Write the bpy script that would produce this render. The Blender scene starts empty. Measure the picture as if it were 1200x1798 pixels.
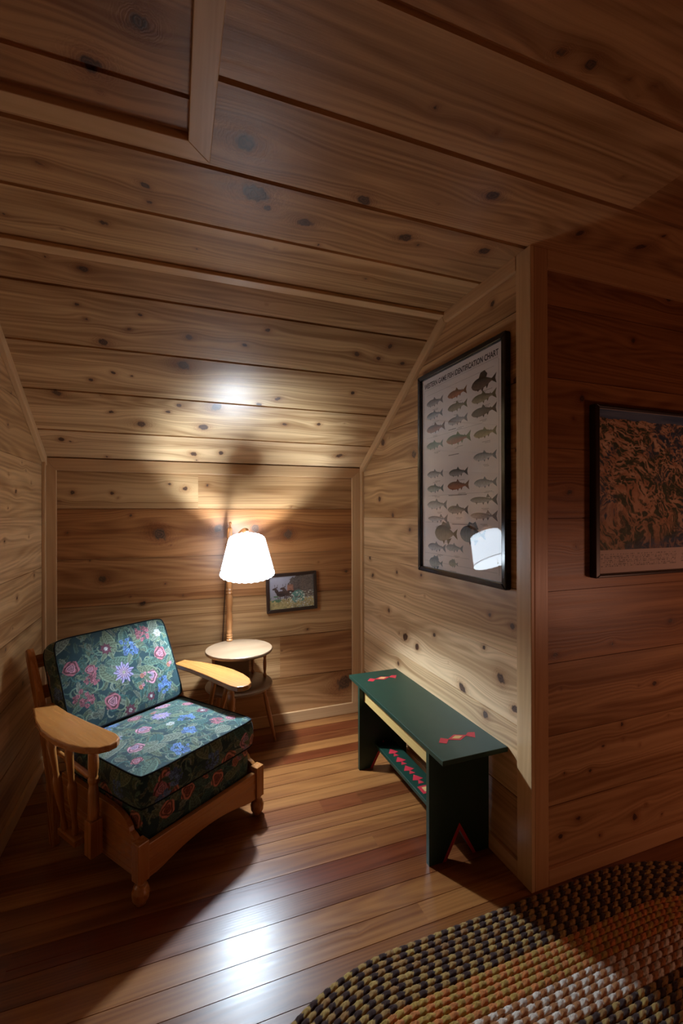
import bpy, bmesh, math, random
import numpy as np
from mathutils import Vector, Matrix

# ---------------------------------------------------------------- camera, world, exposure
SC = bpy.context.scene
COL = SC.collection
CAMZ = 1.5
FPX, YAW, ROLL = 792.07, 0.3567, -0.0021
cam_d = bpy.data.cameras.new('camera'); cam = bpy.data.objects.new('camera', cam_d); COL.objects.link(cam)
cam_d.sensor_fit = 'VERTICAL'; cam_d.sensor_height = 36.0
cam_d.lens = FPX * 36.0 / 1798.0
cam_d.clip_start = 0.02
_F = Vector((math.sin(YAW), math.cos(YAW), 0.0005)).normalized()
_R = Vector((math.cos(YAW), -math.sin(YAW), 0)); _U = _R.cross(_F)
_R2 = _R * math.cos(ROLL) + _U * math.sin(ROLL); _U2 = -_R * math.sin(ROLL) + _U * math.cos(ROLL)
cam.matrix_world = Matrix(((_R2.x, _U2.x, -_F.x, 0), (_R2.y, _U2.y, -_F.y, 0), (_R2.z, _U2.z, -_F.z, CAMZ), (0, 0, 0, 1)))
SC.camera = cam
SC.view_settings.view_transform = 'Standard'; SC.view_settings.look = 'None'
SC.view_settings.gamma = 1.0; SC.view_settings.use_curve_mapping = False
SC.view_settings.exposure = 0.0
SC.cycles.use_denoising = True
SC.cycles.max_bounces = 10; SC.cycles.diffuse_bounces = 5; SC.cycles.transparent_max_bounces = 12
SC.cycles.sample_clamp_indirect = 6.0

W = bpy.data.worlds.new('world'); SC.world = W; W.use_nodes = True
W.node_tree.nodes['Background'].inputs[0].default_value = (0.02, 0.018, 0.02, 1)
W.node_tree.nodes['Background'].inputs[1].default_value = 1.0

BULB_STRENGTH = 3100.0
SHADE_GLOW = 11.0
LAMP_COLOR = (0.66, 0.83, 1.0)

def area_light(name, loc, target, size, power, color):
    d = bpy.data.lights.new(name, 'AREA'); d.shape = 'DISK'; d.size = size; d.energy = power; d.color = color
    o = bpy.data.objects.new(name, d); COL.objects.link(o); o.location = loc
    o.rotation_euler = (Vector(target) - Vector(loc)).to_track_quat('-Z', 'Y').to_euler()
    return o
# the warm lamp of the bedroom the nook opens into (to the right of the camera)
area_light('warm_bedroom_lamp', (3.1, -0.2, 0.85), (1.7, 1.4, 0.5), 0.45, 6.2, (1.0, 0.47, 0.31))
area_light('fill_light_behind', (0.4, -1.6, 2.2), (0.2, 1.5, 1.4), 0.7, 0.4, (1.0, 0.60, 0.36))  # unseen fill added behind the camera to raise the ambient light

# ---------------------------------------------------------------- room measures (metres)
XL, XR, YB, YF = -0.728, 1.335, 3.149, 1.419
ZK, YBR, ZBR, ZC = 1.830, 2.025, 2.535, 2.551
TH = math.atan2(ZBR - ZK, YB - YBR); CT, ST = math.cos(TH), math.sin(TH); SLEN = (YB - YBR) / CT
FA = math.atan2(ZC - ZBR, YBR - YF)          # the upper ceiling rises very slightly towards the room
rng = np.random.default_rng(7); random.seed(7)

def tag(o, label=None, cat=None, group=None, kind=None):
    if label: o['label'] = label
    if cat: o['category'] = cat
    if group: o['group'] = group
    if kind: o['kind'] = kind
    return o
def empty(name, loc=(0, 0, 0), rz=0.0, label=None, cat=None):
    o = bpy.data.objects.new(name, None); COL.objects.link(o); o.location = loc; o.rotation_euler = (0, 0, rz)
    o.empty_display_size = 0.05
    return tag(o, label, cat)

# ---------------------------------------------------------------- numpy noise
def vnoise(x, y, seed=0):
    x = np.asarray(x, float); y = np.asarray(y, float)
    xi = np.floor(x).astype(np.int64); yi = np.floor(y).astype(np.int64); fx = x - xi; fy = y - yi
    fx = fx * fx * (3 - 2 * fx); fy = fy * fy * (3 - 2 * fy)
    def h(a, b):
        n = (a * 374761393 + b * 668265263 + seed * 982451653) & 0xffffffff
        n = ((n ^ (n >> 13)) * 1274126177) & 0xffffffff
        return ((n ^ (n >> 16)) & 0xffff) / 65535.0
    return (h(xi, yi) * (1 - fx) + h(xi + 1, yi) * fx) * (1 - fy) + (h(xi, yi + 1) * (1 - fx) + h(xi + 1, yi + 1) * fx) * fy
def fbm(x, y, seed=0, o=4):
    s = 0; a = 0.5; t = 0
    for k in range(o):
        s = s + a * vnoise(x * 2 ** k, y * 2 ** k, seed + k * 17); t += a; a *= 0.5
    return s / t

# ---------------------------------------------------------------- mesh builder with wood / colour attributes
class MB:
    def __init__(s):
        s.v = []; s.f = []; s.wc = []; s.kd = []; s.tone = []; s.col = []; s.mi = []; s.n = 0
    def add(s, V, F, wc=None, kd=None, tone=None, col=None, mi=0):
        V = np.asarray(V, float).reshape(-1, 3); n = len(V)
        s.v.append(V)
        s.wc.append(np.zeros((n, 3)) if wc is None else np.asarray(wc, float).reshape(-1, 3))
        s.kd.append(np.full(n, 9.0) if kd is None else np.broadcast_to(np.asarray(kd, float).ravel(), (n,)))
        s.tone.append(np.full(n, 0.4) if tone is None else np.broadcast_to(np.asarray(tone, float).ravel(), (n,)))
        s.col.append(np.full((n, 3), 0.5) if col is None else np.broadcast_to(np.asarray(col, float).reshape(-1, 3), (n, 3)))
        for f in F: s.f.append(tuple(int(i) + s.n for i in f)); s.mi.append(mi)
        s.n += n
        return s
    def grid(s, P, mi=0, flip=False, closeu=False, closev=False, **k):
        P = np.asarray(P, float); a, b = P.shape[:2]
        I = np.arange(a * b).reshape(a, b)
        if closeu: I = np.vstack([I, I[:1]])
        if closev: I = np.hstack([I, I[:, :1]])
        q = np.stack([I[:-1, :-1], I[1:, :-1], I[1:, 1:], I[:-1, 1:]], -1).reshape(-1, 4)
        if flip: q = q[:, ::-1]
        return s.add(P.reshape(-1, 3), q.tolist(), mi=mi, **k)
    def grain(s, V, g, seed):
        V = np.asarray(V, float).reshape(-1, 3); g = np.array(g, float); g /= np.linalg.norm(g)
        a = np.cross(g, [0, 0, 1]); a = a / np.linalg.norm(a) if np.linalg.norm(a) > .1 else np.array([1., 0, 0])
        b = np.cross(g, a)
        return np.stack([V @ g + seed * 3.7, V @ a + seed * 1.3, V @ b + seed * 5.1], -1)
    def prism(s, poly, off, g=(1, 0, 0), tone=0.4, seed=None, mi=0, col=None):
        """poly: 3-D outline (list), off: thickness vector"""
        seed = rng.uniform(0, 20) if seed is None else seed
        A = np.asarray(poly, float); off = np.asarray(off, float); n = len(A)
        nrm = np.zeros(3)
        for i in range(n): nrm += np.cross(A[i] - A[0], A[(i + 1) % n] - A[0])
        if nrm @ off > 0: A = A[::-1]
        V = np.vstack([A, A + off])
        F = [tuple(range(n)), tuple(range(2 * n - 1, n - 1, -1))] + [(i, i + n, (i + 1) % n + n, (i + 1) % n) for i in range(n)]
        F = [f if k < 2 else f for k, f in enumerate(F)]
        return s.add(V, F, wc=s.grain(V, g, seed), tone=tone, mi=mi, col=col)
    def box(s, lo, hi, **k):
        x0, y0, z0 = lo; x1, y1, z1 = hi
        return s.prism([(x0, y0, z0), (x1, y0, z0), (x1, y1, z0), (x0, y1, z0)], (0, 0, z1 - z0), **k)
    def tube(s, pts, rad, n=14, tone=0.4, cap=True, mi=0, col=None, seed=None, scale=(1, 1)):
        seed = rng.uniform(0, 20) if seed is None else seed
        P = np.asarray(pts, float); m = len(P); R = np.broadcast_to(np.asarray(rad, float), (m,))
        T = np.gradient(P, axis=0); T /= np.linalg.norm(T, axis=1)[:, None] + 1e-12
        ref = np.array([0, 0, 1.0]) if abs(T[0][2]) < .9 else np.array([1.0, 0, 0])
        rings = []; u = ref
        for i in range(m):
            u = u - T[i] * (u @ T[i]); u = u / np.linalg.norm(u); w = np.cross(T[i], u)
            a = np.linspace(0, 2 * np.pi, n, endpoint=False)
            rings.append(P[i] + R[i] * (np.cos(a)[:, None] * u * scale[0] + np.sin(a)[:, None] * w * scale[1]))
        G = np.array(rings); g = P[-1] - P[0]
        if np.linalg.norm(g) < 1e-6: g = np.array([0, 0, 1.])
        V = G.reshape(-1, 3); F = []
        for i in range(m - 1):
            for j in range(n):
                F.append((i * n + j, i * n + (j + 1) % n, (i + 1) * n + (j + 1) % n, (i + 1) * n + j))
        if cap: F += [tuple(range(n - 1, -1, -1)), tuple((m - 1) * n + j for j in range(n))]
        return s.add(V, F, wc=s.grain(V, g, seed), tone=tone, mi=mi, col=col)
    def turned(s, a, b, prof, n=20, tone=0.4, mi=0, seed=None):
        """lathe between points a and b; prof = [(t, radius)...]"""
        a = np.array(a, float); b = np.array(b, float)
        pr = np.array(prof, float); t = []; r = []
        for i in range(len(pr) - 1):
            k = 5 if abs(pr[i + 1][0] - pr[i][0]) > .015 else 2
            for j in range(k):
                x = j / k; e = x * x * (3 - 2 * x)
                t.append(pr[i][0] + (pr[i + 1][0] - pr[i][0]) * x); r.append(pr[i][1] + (pr[i + 1][1] - pr[i][1]) * e)
        t.append(pr[-1][0]); r.append(pr[-1][1]); t = np.array(t)[:, None]
        P = a + (b - a) * t
        P = P + (b - a) * (np.arange(len(P))[:, None] * 1e-7)
        return s.tube(P, r, n=n, tone=tone, mi=mi, seed=seed)
    def build(s, name, mats, parent=None, smooth=False, bevel=0, kind=None, auto=None, sub=0):
        V = np.vstack(s.v); me = bpy.data.meshes.new(name)
        me.from_pydata(V.tolist(), [], s.f)
        for nm, arr, ty in (('wc', np.vstack(s.wc), 'FLOAT_VECTOR'), ('kd', np.concatenate(s.kd), 'FLOAT'), ('tone', np.concatenate(s.tone), 'FLOAT')):
            at = me.attributes.new(nm, ty, 'POINT')
            at.data.foreach_set('vector' if ty == 'FLOAT_VECTOR' else 'value', np.ascontiguousarray(arr, dtype=np.float32).ravel())
        C = np.vstack(s.col); at = me.attributes.new('col', 'FLOAT_COLOR', 'POINT')
        at.data.foreach_set('color', np.hstack([C, np.ones((len(C), 1))]).astype(np.float32).ravel())
        if not isinstance(mats, (list, tuple)): mats = [mats]
        for m in mats: me.materials.append(m)
        me.polygons.foreach_set('material_index', np.array(s.mi, dtype=np.int32))
        if smooth: me.polygons.foreach_set('use_smooth', np.ones(len(s.f), dtype=bool))
        me.update()
        o = bpy.data.objects.new(name, me); COL.objects.link(o)
        if parent is not None: o.parent = parent
        if bevel:
            b = o.modifiers.new('bevel', 'BEVEL'); b.width = bevel; b.segments = 2; b.limit_method = 'ANGLE'; b.angle_limit = 0.6
        if auto is not None:
            try: me.set_sharp_from_angle(angle=auto)
            except Exception: pass
        if kind: o['kind'] = kind
        return o

# ---------------------------------------------------------------- materials
def new_mat(name):
    m = bpy.data.materials.new(name); m.use_nodes = True; nt = m.node_tree
    return m, nt, nt.nodes, nt.links, nt.nodes['Principled BSDF']
def wood_mat(name, light, dark, red, knot, contrast=1.0, rough=0.36, coat=0.0, bump=0.25, fine=1.0, spec=0.5):
    m, nt, N, L, B = new_mat(name)
    def nd(t, **k):
        n = N.new(t)
        for a, b in k.items(): setattr(n, a, b)
        return n
    def mth(op, a, b=None, c=None):
        n = nd('ShaderNodeMath', operation=op)
        for i, x in enumerate((a, b, c)):
            if x is None: continue
            if isinstance(x, (int, float)): n.inputs[i].default_value = x
            else: L.new(x, n.inputs[i])
        return n.outputs[0]
    def ramp(fac, stops):
        r = nd('ShaderNodeValToRGB'); L.new(fac, r.inputs[0]); e = r.color_ramp.elements
        for i, (p, c) in enumerate(stops):
            x = e[i] if i < 2 else e.new(p)
            x.position = p; x.color = (c[0], c[1], c[2], 1) if isinstance(c, tuple) else (c, c, c, 1)
        return r.outputs[0]
    def mix(fac, a, b, mode='MIX'):
        n = nd('ShaderNodeMix', data_type='RGBA', blend_type=mode)
        for i, x in ((0, fac), (6, a), (7, b)):
            if isinstance(x, (int, float)): n.inputs[i].default_value = x
            elif isinstance(x, tuple): n.inputs[i].default_value = (x[0], x[1], x[2], 1)
            else: L.new(x, n.inputs[i])
        return n.outputs[2]
    wc = nd('ShaderNodeAttribute', attribute_name='wc').outputs['Vector']
    kd = nd('ShaderNodeAttribute', attribute_name='kd').outputs['Fac']
    tone = nd('ShaderNodeAttribute', attribute_name='tone').outputs['Fac']
    def noise(scale, det=3.0, dist=0.0, r=0.55):
        mp = nd('ShaderNodeVectorMath', operation='MULTIPLY'); L.new(wc, mp.inputs[0]); mp.inputs[1].default_value = scale
        n = nd('ShaderNodeTexNoise'); L.new(mp.outputs[0], n.inputs['Vector']); n.inputs['Scale'].default_value = 1.0
        n.inputs['Detail'].default_value = det; n.inputs['Distortion'].default_value = dist; n.inputs['Roughness'].default_value = r
        return n.outputs[0]
    broad = noise((0.34, 12.0, 12.0), 2.5, 0.12)
    mid = noise((0.6, 58.0, 58.0), 3.0, 0.08)
    fin = noise((4.0, 260.0 * fine, 260.0 * fine), 2.0)
    cont = noise((0.30, 4.6, 4.6), 1.0, 0.2)
    rings = mth('SINE', mth('MULTIPLY', cont, 150.0))
    rings = mth('MULTIPLY_ADD', rings, 0.5, 0.5)
    g = mth('ADD', mth('MULTIPLY', broad, 0.80), mth('MULTIPLY', mid, 0.42))
    g = mth('ADD', g, mth('MULTIPLY', rings, 0.12)); g = mth('ADD', g, mth('MULTIPLY', fin, 0.16))
    g = mth('SUBTRACT', g, 0.250)
    c = contrast
    base = ramp(g, [(0.5 - .22 / c, dark), (0.5 + .20 / c, light)])
    pale = mth('MINIMUM', mth('MAXIMUM', mth('MULTIPLY', tone, -1.0), 0.0), 1.0)      # negative tone: paler, bluer board; on the right wall this paints in lamp light
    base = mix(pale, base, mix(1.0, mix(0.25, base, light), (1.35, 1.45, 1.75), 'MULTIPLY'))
    base = mix(mth('MINIMUM', mth('MAXIMUM', mth('MULTIPLY', tone, 0.9), 0.0), 1.0), base, mix(1.0, base, red, 'MULTIPLY'))
    # knots: dark ringed heart, reddish halo
    kn = noise((45.0, 60.0, 60.0), 3.0)
    kd2 = mth('ADD', kd, mth('MULTIPLY', mth('SUBTRACT', kn, 0.5), 1.5))
    kr = mth('SINE', mth('MULTIPLY', kd2, 17.0)); kr = mth('MULTIPLY_ADD', kr, 0.5, 0.5)
    kcol = mix(mth('MULTIPLY', kr, 0.75), knot, tuple(min(1, x * 2.8) for x in knot))
    far = nd('ShaderNodeMapRange'); L.new(kd, far.inputs[0]); far.inputs[1].default_value = 3.6; far.inputs[2].default_value = 1.0
    base = mix(mth('MULTIPLY', mth('MULTIPLY', far.outputs[0], kr), 0.55), base, mix(1.0, base, (0.50, 0.36, 0.26), 'MULTIPLY'))
    halo = ramp(kd2, [(0.0, 1.0), (1.0, 0.0)]); nd_h = halo
    hfac = mth('MULTIPLY', mth('SUBTRACT', 1.0, mth('MINIMUM', mth('MULTIPLY', kd2, 0.42), 1.0)), 0.75)
    col = mix(hfac, base, mix(1.0, base, (0.62, 0.42, 0.30), 'MULTIPLY'))
    kf = nd('ShaderNodeMapRange'); L.new(kd2, kf.inputs[0]); kf.inputs[1].default_value = 1.12; kf.inputs[2].default_value = 0.8
    col = mix(kf.outputs[0], col, kcol)
    L.new(col, B.inputs['Base Color'])
    B.inputs['Specular IOR Level'].default_value = spec
    rr = mth('MULTIPLY_ADD', mid, 0.16, rough - 0.08); L.new(rr, B.inputs['Roughness'])
    B.inputs['Coat Weight'].default_value = coat; B.inputs['Coat Roughness'].default_value = max(0.08, rough * .6)
    bp = nd('ShaderNodeBump'); bp.inputs['Strength'].default_value = bump; bp.inputs['Distance'].default_value = 0.0012
    hh = mth('ADD', mth('MULTIPLY', fin, 0.5), mth('ADD', mth('MULTIPLY', rings, 0.25), mth('MULTIPLY', mth('MULTIPLY', far.outputs[0], kr), 0.4)))
    L.new(hh, bp.inputs['Height']); L.new(bp.outputs[0], B.inputs['Normal'])
    return m
CEDAR = wood_mat('knotty_cedar_boards', (0.64, 0.405, 0.195), (0.31, 0.155, 0.056), (0.64, 0.41, 0.27), (0.050, 0.022, 0.011), 1.35, 0.40, bump=0.35)
TRIM = wood_mat('clear_cedar_trim', (0.72, 0.48, 0.25), (0.55, 0.33, 0.155), (0.74, 0.54, 0.42), (0.05, 0.022, 0.012), 0.8, 0.36, bump=0.12)
FLOORM = wood_mat('varnished_fir_floor', (0.38, 0.155, 0.042), (0.18, 0.055, 0.015), (0.42, 0.22, 0.21), (0.03, 0.012, 0.008), 1.15, 0.31, coat=0.0, bump=0.12, spec=0.5)
MAPLE = wood_mat('honey_maple', (0.46, 0.190, 0.050), (0.30, 0.105, 0.024), (0.9, 0.75, 0.6), (0.05, 0.02, 0.01), 0.6, 0.27, coat=0.25, bump=0.04)
TABLEW = wood_mat('light_maple_table', (0.25, 0.16, 0.095), (0.18, 0.105, 0.058), (0.8, 0.6, 0.45), (0.05, 0.02, 0.01), 0.6, 0.33, bump=0.04)
LAMPW = wood_mat('turned_maple_lamp', (0.46, 0.21, 0.075), (0.30, 0.12, 0.038), (0.9, 0.7, 0.6), (0.05, 0.02, 0.01), 0.6, 0.3, coat=0.2, bump=0.03)
PALEW = wood_mat('unpainted_yellow_pine', (0.74, 0.53, 0.22), (0.60, 0.38, 0.12), (0.9, 0.8, 0.6), (0.1, 0.05, 0.02), 0.7, 0.45, bump=0.1)

def plain_mat(name, color, rough=0.5, spec=0.5, noise_amt=0.12, nscale=60.0, metallic=0.0, coat=0.0):
    m, nt, N, L, B = new_mat(name)
    tc = N.new('ShaderNodeTexCoord'); n = N.new('ShaderNodeTexNoise'); n.inputs['Scale'].default_value = nscale; n.inputs['Detail'].default_value = 3
    L.new(tc.outputs['Object'], n.inputs['Vector'])
    mx = N.new('ShaderNodeMix'); mx.data_type = 'RGBA'
    mx.inputs[6].default_value = (*[c * (1 - noise_amt) for c in color], 1); mx.inputs[7].default_value = (*[min(1, c * (1 + noise_amt)) for c in color], 1)
    L.new(n.outputs[0], mx.inputs[0]); L.new(mx.outputs[2], B.inputs['Base Color'])
    B.inputs['Roughness'].default_value = rough; B.inputs['Specular IOR Level'].default_value = spec
    B.inputs['Metallic'].default_value = metallic; B.inputs['Coat Weight'].default_value = coat
    return m
def attr_mat(name, rough=0.8, spec=0.3, bump=0.0, bscale=400.0, sheen=0.0):
    m, nt, N, L, B = new_mat(name)
    a = N.new('ShaderNodeAttribute'); a.attribute_name = 'col'; L.new(a.outputs['Color'], B.inputs['Base Color'])
    B.inputs['Roughness'].default_value = rough; B.inputs['Specular IOR Level'].default_value = spec
    B.inputs['Sheen Weight'].default_value = sheen
    if bump:
        tc = N.new('ShaderNodeTexCoord'); n = N.new('ShaderNodeTexNoise'); n.inputs['Scale'].default_value = bscale
        L.new(tc.outputs['Object'], n.inputs['Vector']); b = N.new('ShaderNodeBump'); b.inputs['Strength'].default_value = bump
        b.inputs['Distance'].default_value = 0.001; L.new(n.outputs[0], b.inputs['Height']); L.new(b.outputs[0], B.inputs['Normal'])
    return m
def glass_mat(name, tint=(1, 1, 1), ior=1.5):
    m, nt, N, L, B = new_mat(name); N.remove(B); out = N['Material Output']
    t = N.new('ShaderNodeBsdfTransparent'); t.inputs[0].default_value = (*tint, 1)
    g = N.new('ShaderNodeBsdfGlossy'); g.inputs['Roughness'].default_value = 0.01
    # Schlick reflectance, the same from both sides of the pane
    ge = N.new('ShaderNodeNewGeometry'); dp = N.new('ShaderNodeVectorMath'); dp.operation = 'DOT_PRODUCT'; L.new(ge.outputs['Normal'], dp.inputs[0]); L.new(ge.outputs['Incoming'], dp.inputs[1])
    def mm(op, a, b):
        n = N.new('ShaderNodeMath'); n.operation = op
        for i, x in enumerate((a, b)):
            if isinstance(x, (int, float)): n.inputs[i].default_value = x
            else: L.new(x, n.inputs[i])
        return n.outputs[0]
    c5 = mm('POWER', mm('SUBTRACT', 1.0, mm('ABSOLUTE', dp.outputs['Value'], 0)), 5.0)
    fr = mm('ADD', mm('MULTIPLY', c5, 0.96), 0.04)
    mx = N.new('ShaderNodeMixShader'); L.new(fr, mx.inputs[0]); L.new(t.outputs[0], mx.inputs[1]); L.new(g.outputs[0], mx.inputs[2])
    L.new(mx.outputs[0], out.inputs[0])
    return m
GREEN = plain_mat('dark_green_paint', (0.009, 0.036, 0.021), 0.42, 0.5, 0.15, 25)
RED = plain_mat('red_paint', (0.50, 0.022, 0.035), 0.5)
YELLOW = plain_mat('yellow_paint', (0.62, 0.36, 0.13), 0.5)
BLACK = plain_mat('black_lacquer', (0.006, 0.006, 0.008), 0.12, 0.6, 0.05)
DARKFRAME = plain_mat('dark_walnut_frame', (0.030, 0.014, 0.009), 0.35, 0.5, 0.3, 30)
PAPER = plain_mat('chart_paper', (0.80, 0.76, 0.75), 0.7, 0.3, 0.04, 8)
INK = attr_mat('printed_ink', 0.65)
PICTURE = attr_mat('printed_picture', 0.55, 0.4)
FABRIC = attr_mat('floral_tapestry', 0.85, 0.25, 0.5, 900.0, 0.15)
WOOL = attr_mat('braided_wool', 0.95, 0.1, 0.9, 500.0, 0.2)
PIPING = plain_mat('dark_teal_piping', (0.005, 0.008, 0.010), 0.9, 0.2)
GLASS = glass_mat('picture_glass')
CORDM = plain_mat('brown_cord', (0.05, 0.03, 0.02), 0.5)
METAL = plain_mat('brass_socket', (0.45, 0.30, 0.12), 0.35, metallic=1.0)

# ---------------------------------------------------------------- plank surfaces
def planks(name, O, U, V, Nn, edges, urange, tones, knots=(), groove=0.006, depth=0.006, du=0.012, dv=0.010, mat=None, joints=None, flip=False, pin=3.0, seed=1, length_tone=None, kind='structure'):
    """continuous boarded surface: O + u U + v V, face normal Nn; edges = board edges along v"""
    mb = MB(); O = np.array(O, float); U = np.array(U, float); V = np.array(V, float); Nn = np.array(Nn, float)
    r = np.random.default_rng(seed)
    for k in range(len(edges) - 1):
        v0, v1 = edges[k], edges[k + 1]
        u0, u1 = urange(v0, v1) if callable(urange) else urange
        segs = [u0] + sorted([j for j in (joints or {}).get(k, []) if u0 < j < u1]) + [u1]
        h = groove / 2
        nv = max(2, int(round((v1 - v0 - 2 * h) / dv)))
        vs = np.concatenate([[v0, v0 + h * .8], np.linspace(v0 + h, v1 - h, nv + 1), [v1 - h * .8, v1]])
        ds = np.concatenate([[-depth, -depth], np.zeros(nv + 1), [-depth, -depth]])
        for si in range(len(segs) - 1):
            a, b = segs[si], segs[si + 1]
            us = np.linspace(a, b, max(2, int((b - a) / du) + 1))
            uu, vv = np.meshgrid(us, vs, indexing='ij')
            P = O + uu[..., None] * U + vv[..., None] * V + ds[None, :, None] * Nn
            kk = [q for q in knots if v0 - .01 < q[1] < v1 + .01]
            npin = r.poisson(pin * (b - a) * (v1 - v0)) if pin else 0
            kk = kk + [(r.uniform(a, b), r.uniform(v0, v1), r.uniform(.004, .008)) for _ in range(npin)]
            w = vv.copy(); kd = np.full(uu.shape, 9.0)
            for q in kk:
                x, y, s = q[:3]; rat = 1.0 + 0.5 * ((x * 37.7) % 1.0)
                s = s * 0.8
                dx = (uu - x); dy = (vv - y)
                t = 0.5 * math.sin(x * 91.0)
                ddx = dx * math.cos(t) + dy * math.sin(t); ddy = -dx * math.sin(t) + dy * math.cos(t)
                d = np.sqrt((ddx / (s * rat)) ** 2 + (ddy / s) ** 2)
                kd = np.minimum(kd, d)
                w = w - dy * 0.82 * np.exp(-((dx / (5.5 * s)) ** 2 + (dy / (3.0 * s)) ** 2)) + 0.0
                w = w + 0.012 * np.exp(-((dx / (9 * s)) ** 2 + (dy / (5 * s)) ** 2)) * math.copysign(1, math.sin(x * 53))
            sd = r.uniform(0, 40)
            tn = tones[k % len(tones)] + r.uniform(-.05, .05) + (0.25 * (si % 2) if len(segs) > 2 else 0)
            wc = np.stack([uu + sd * 2.3, w + sd * 1.7, np.full(uu.shape, sd * 3.1) + ds[None, :] * 1.0], -1)
            mb.grid(P, wc=wc, kd=kd, tone=np.full(uu.shape, tn), flip=flip)
    return mb.build(name, mat or CEDAR, kind=kind)
KN = {'flat': [(-0.066, 1.055, 0.022), (-0.179, 1.19, 0.027), (-0.374, 1.581, 0.01), (-0.085, 1.57, 0.015), (-0.075, 1.648, 0.012), (0.192, 1.3, 0.036), (0.252, 1.491, 0.045), (0.305, 1.543, 0.018), (0.446, 1.574, 0.025), (-0.549, 1.878, 0.01), (-0.232, 1.813, 0.016), (-0.379, 1.902, 0.006), (0.086, 1.865, 0.007), (0.38, 1.762, 0.007), (0.605, 1.398, 0.023), (0.832, 1.528, 0.026), (0.902, 1.551, 0.009), (1.17, 1.496, 0.027), (0.999, 1.233, 0.023), (0.845, 0.803, 0.012), (0.936, 0.8, 0.014), (1.055, 0.793, 0.008), (0.647, 1.021, 0.009), (0.849, 1.029, 0.008), (1.445, 1.286, 0.019), (1.745, 1.266, 0.02), (1.764, 1.188, 0.011), (1.34, 1.028, 0.007), (0.803, 1.843, 0.008), (1.132, 0.784, 0.007), (0.534, 1.681, 0.009)], 'slope': [(-0.47, 1.277, 0.007), (-0.346, 1.25, 0.016), (-0.39, 1.079, 0.01), (-0.141, 1.071, 0.01), (-0.309, 0.895, 0.024), (0.043, 0.809, 0.032), (0.072, 0.984, 0.017), (-0.194, 0.986, 0.011), (-0.29, 0.718, 0.009), (-0.392, 0.652, 0.015), (-0.283, 0.711, 0.012), (0.575, 0.634, 0.017), (0.44, 1.084, 0.014), (0.341, 0.979, 0.012), (0.946, 1.012, 0.016), (1.08, 1.004, 0.016), (1.237, 0.99, 0.013), (0.473, 0.577, 0.013), (0.234, 0.527, 0.03), (-0.562, 0.541, 0.021), (-0.324, 0.43, 0.013), (-0.029, 0.461, 0.013), (0.032, 0.518, 0.016), (0.169, 0.351, 0.028), (-0.607, 0.177, 0.02), (0.122, 0.092, 0.022), (0.292, 0.116, 0.022), (-0.385, 0.03, 0.011), (1.113, 0.141, 0.024), (1.115, 1.091, 0.016), (-0.368, 1.012, 0.01), (-0.175, 0.343, 0.03), (0.878, 0.445, 0.018), (0.658, 0.423, 0.014), (1.017, 0.733, 0.014)], 'B': [(-0.575, 1.623, 0.014), (-0.36, 1.622, 0.011), (-0.027, 1.686, 0.011), (0.071, 1.658, 0.019), (0.216, 1.683, 0.011), (-0.086, 1.36, 0.041), (0.282, 1.392, 0.031), (0.535, 1.392, 0.032), (0.77, 1.344, 0.037), (-0.415, 1.087, 0.025), (-0.606, 1.377, 0.01), (1.209, 1.059, 0.013), (1.193, 0.231, 0.055), (0.908, 0.652, 0.012), (-0.188, 0.918, 0.015), (-0.253, 1.483, 0.011)], 'R': [(1.649, 2.429, 0.013), (2.353, 1.841, 0.02), (2.771, 1.973, 0.023), (1.5, 2.048, 0.014), (1.498, 1.757, 0.009), (2.463, 0.734, 0.021), (2.318, 0.711, 0.017), (1.598, 0.773, 0.02), (1.88, 0.631, 0.02), (2.133, 0.828, 0.012), (2.69, 0.849, 0.015), (2.271, 1.137, 0.01), (2.575, 1.116, 0.011), (2.943, 1.049, 0.012), (1.713, 0.877, 0.01), (1.702, 0.573, 0.016), (2.993, 1.167, 0.012), (2.827, 1.592, 0.016), (2.629, 1.479, 0.015), (2.403, 1.394, 0.01), (1.511, 0.677, 0.014), (1.527, 1.018, 0.012), (1.673, 1.035, 0.01), (2.554, 0.541, 0.014)], 'F': [(1.604, 1.974, 0.019), (1.56, 1.887, 0.009), (1.534, 1.579, 0.014), (1.911, 2.257, 0.015), (1.66, 1.436, 0.01), (1.456, 0.917, 0.012), (1.835, 0.571, 0.012), (1.842, 0.505, 0.007), (1.723, 0.497, 0.01), (1.647, 0.407, 0.01), (1.506, 0.424, 0.007), (1.58, 0.222, 0.012), (1.484, 0.17, 0.012), (1.705, 0.119, 0.01), (1.914, 0.147, 0.02), (1.983, 0.189, 0.008), (2.086, 0.119, 0.008), (2.146, 0.997, 0.013), (2.04, 0.722, 0.013), (1.775, 0.93, 0.01), (1.72, 2.508, 0.015), (2.14, 2.479, 0.016), (1.574, 1.354, 0.009)], 'L': [(2.495, 0.87, 0.011), (2.531, 1.916, 0.011), (2.644, 1.606, 0.011), (2.9, 1.663, 0.009), (2.658, 1.078, 0.014), (2.951, 1.153, 0.013), (2.483, 1.371, 0.01), (2.746, 0.624, 0.015), (2.851, 2.112, 0.012), (2.579, 2.075, 0.008)]}
# ---------------------------------------------------------------- the room
def fl(lo, hi, step, jit=0.0, seed=3):
    r = np.random.default_rng(seed); x = lo; out = [lo]
    while x < hi - step * .6:
        x += step * (1 + r.uniform(-jit, jit)); out.append(x)
    out[-1] = hi
    return out
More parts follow.
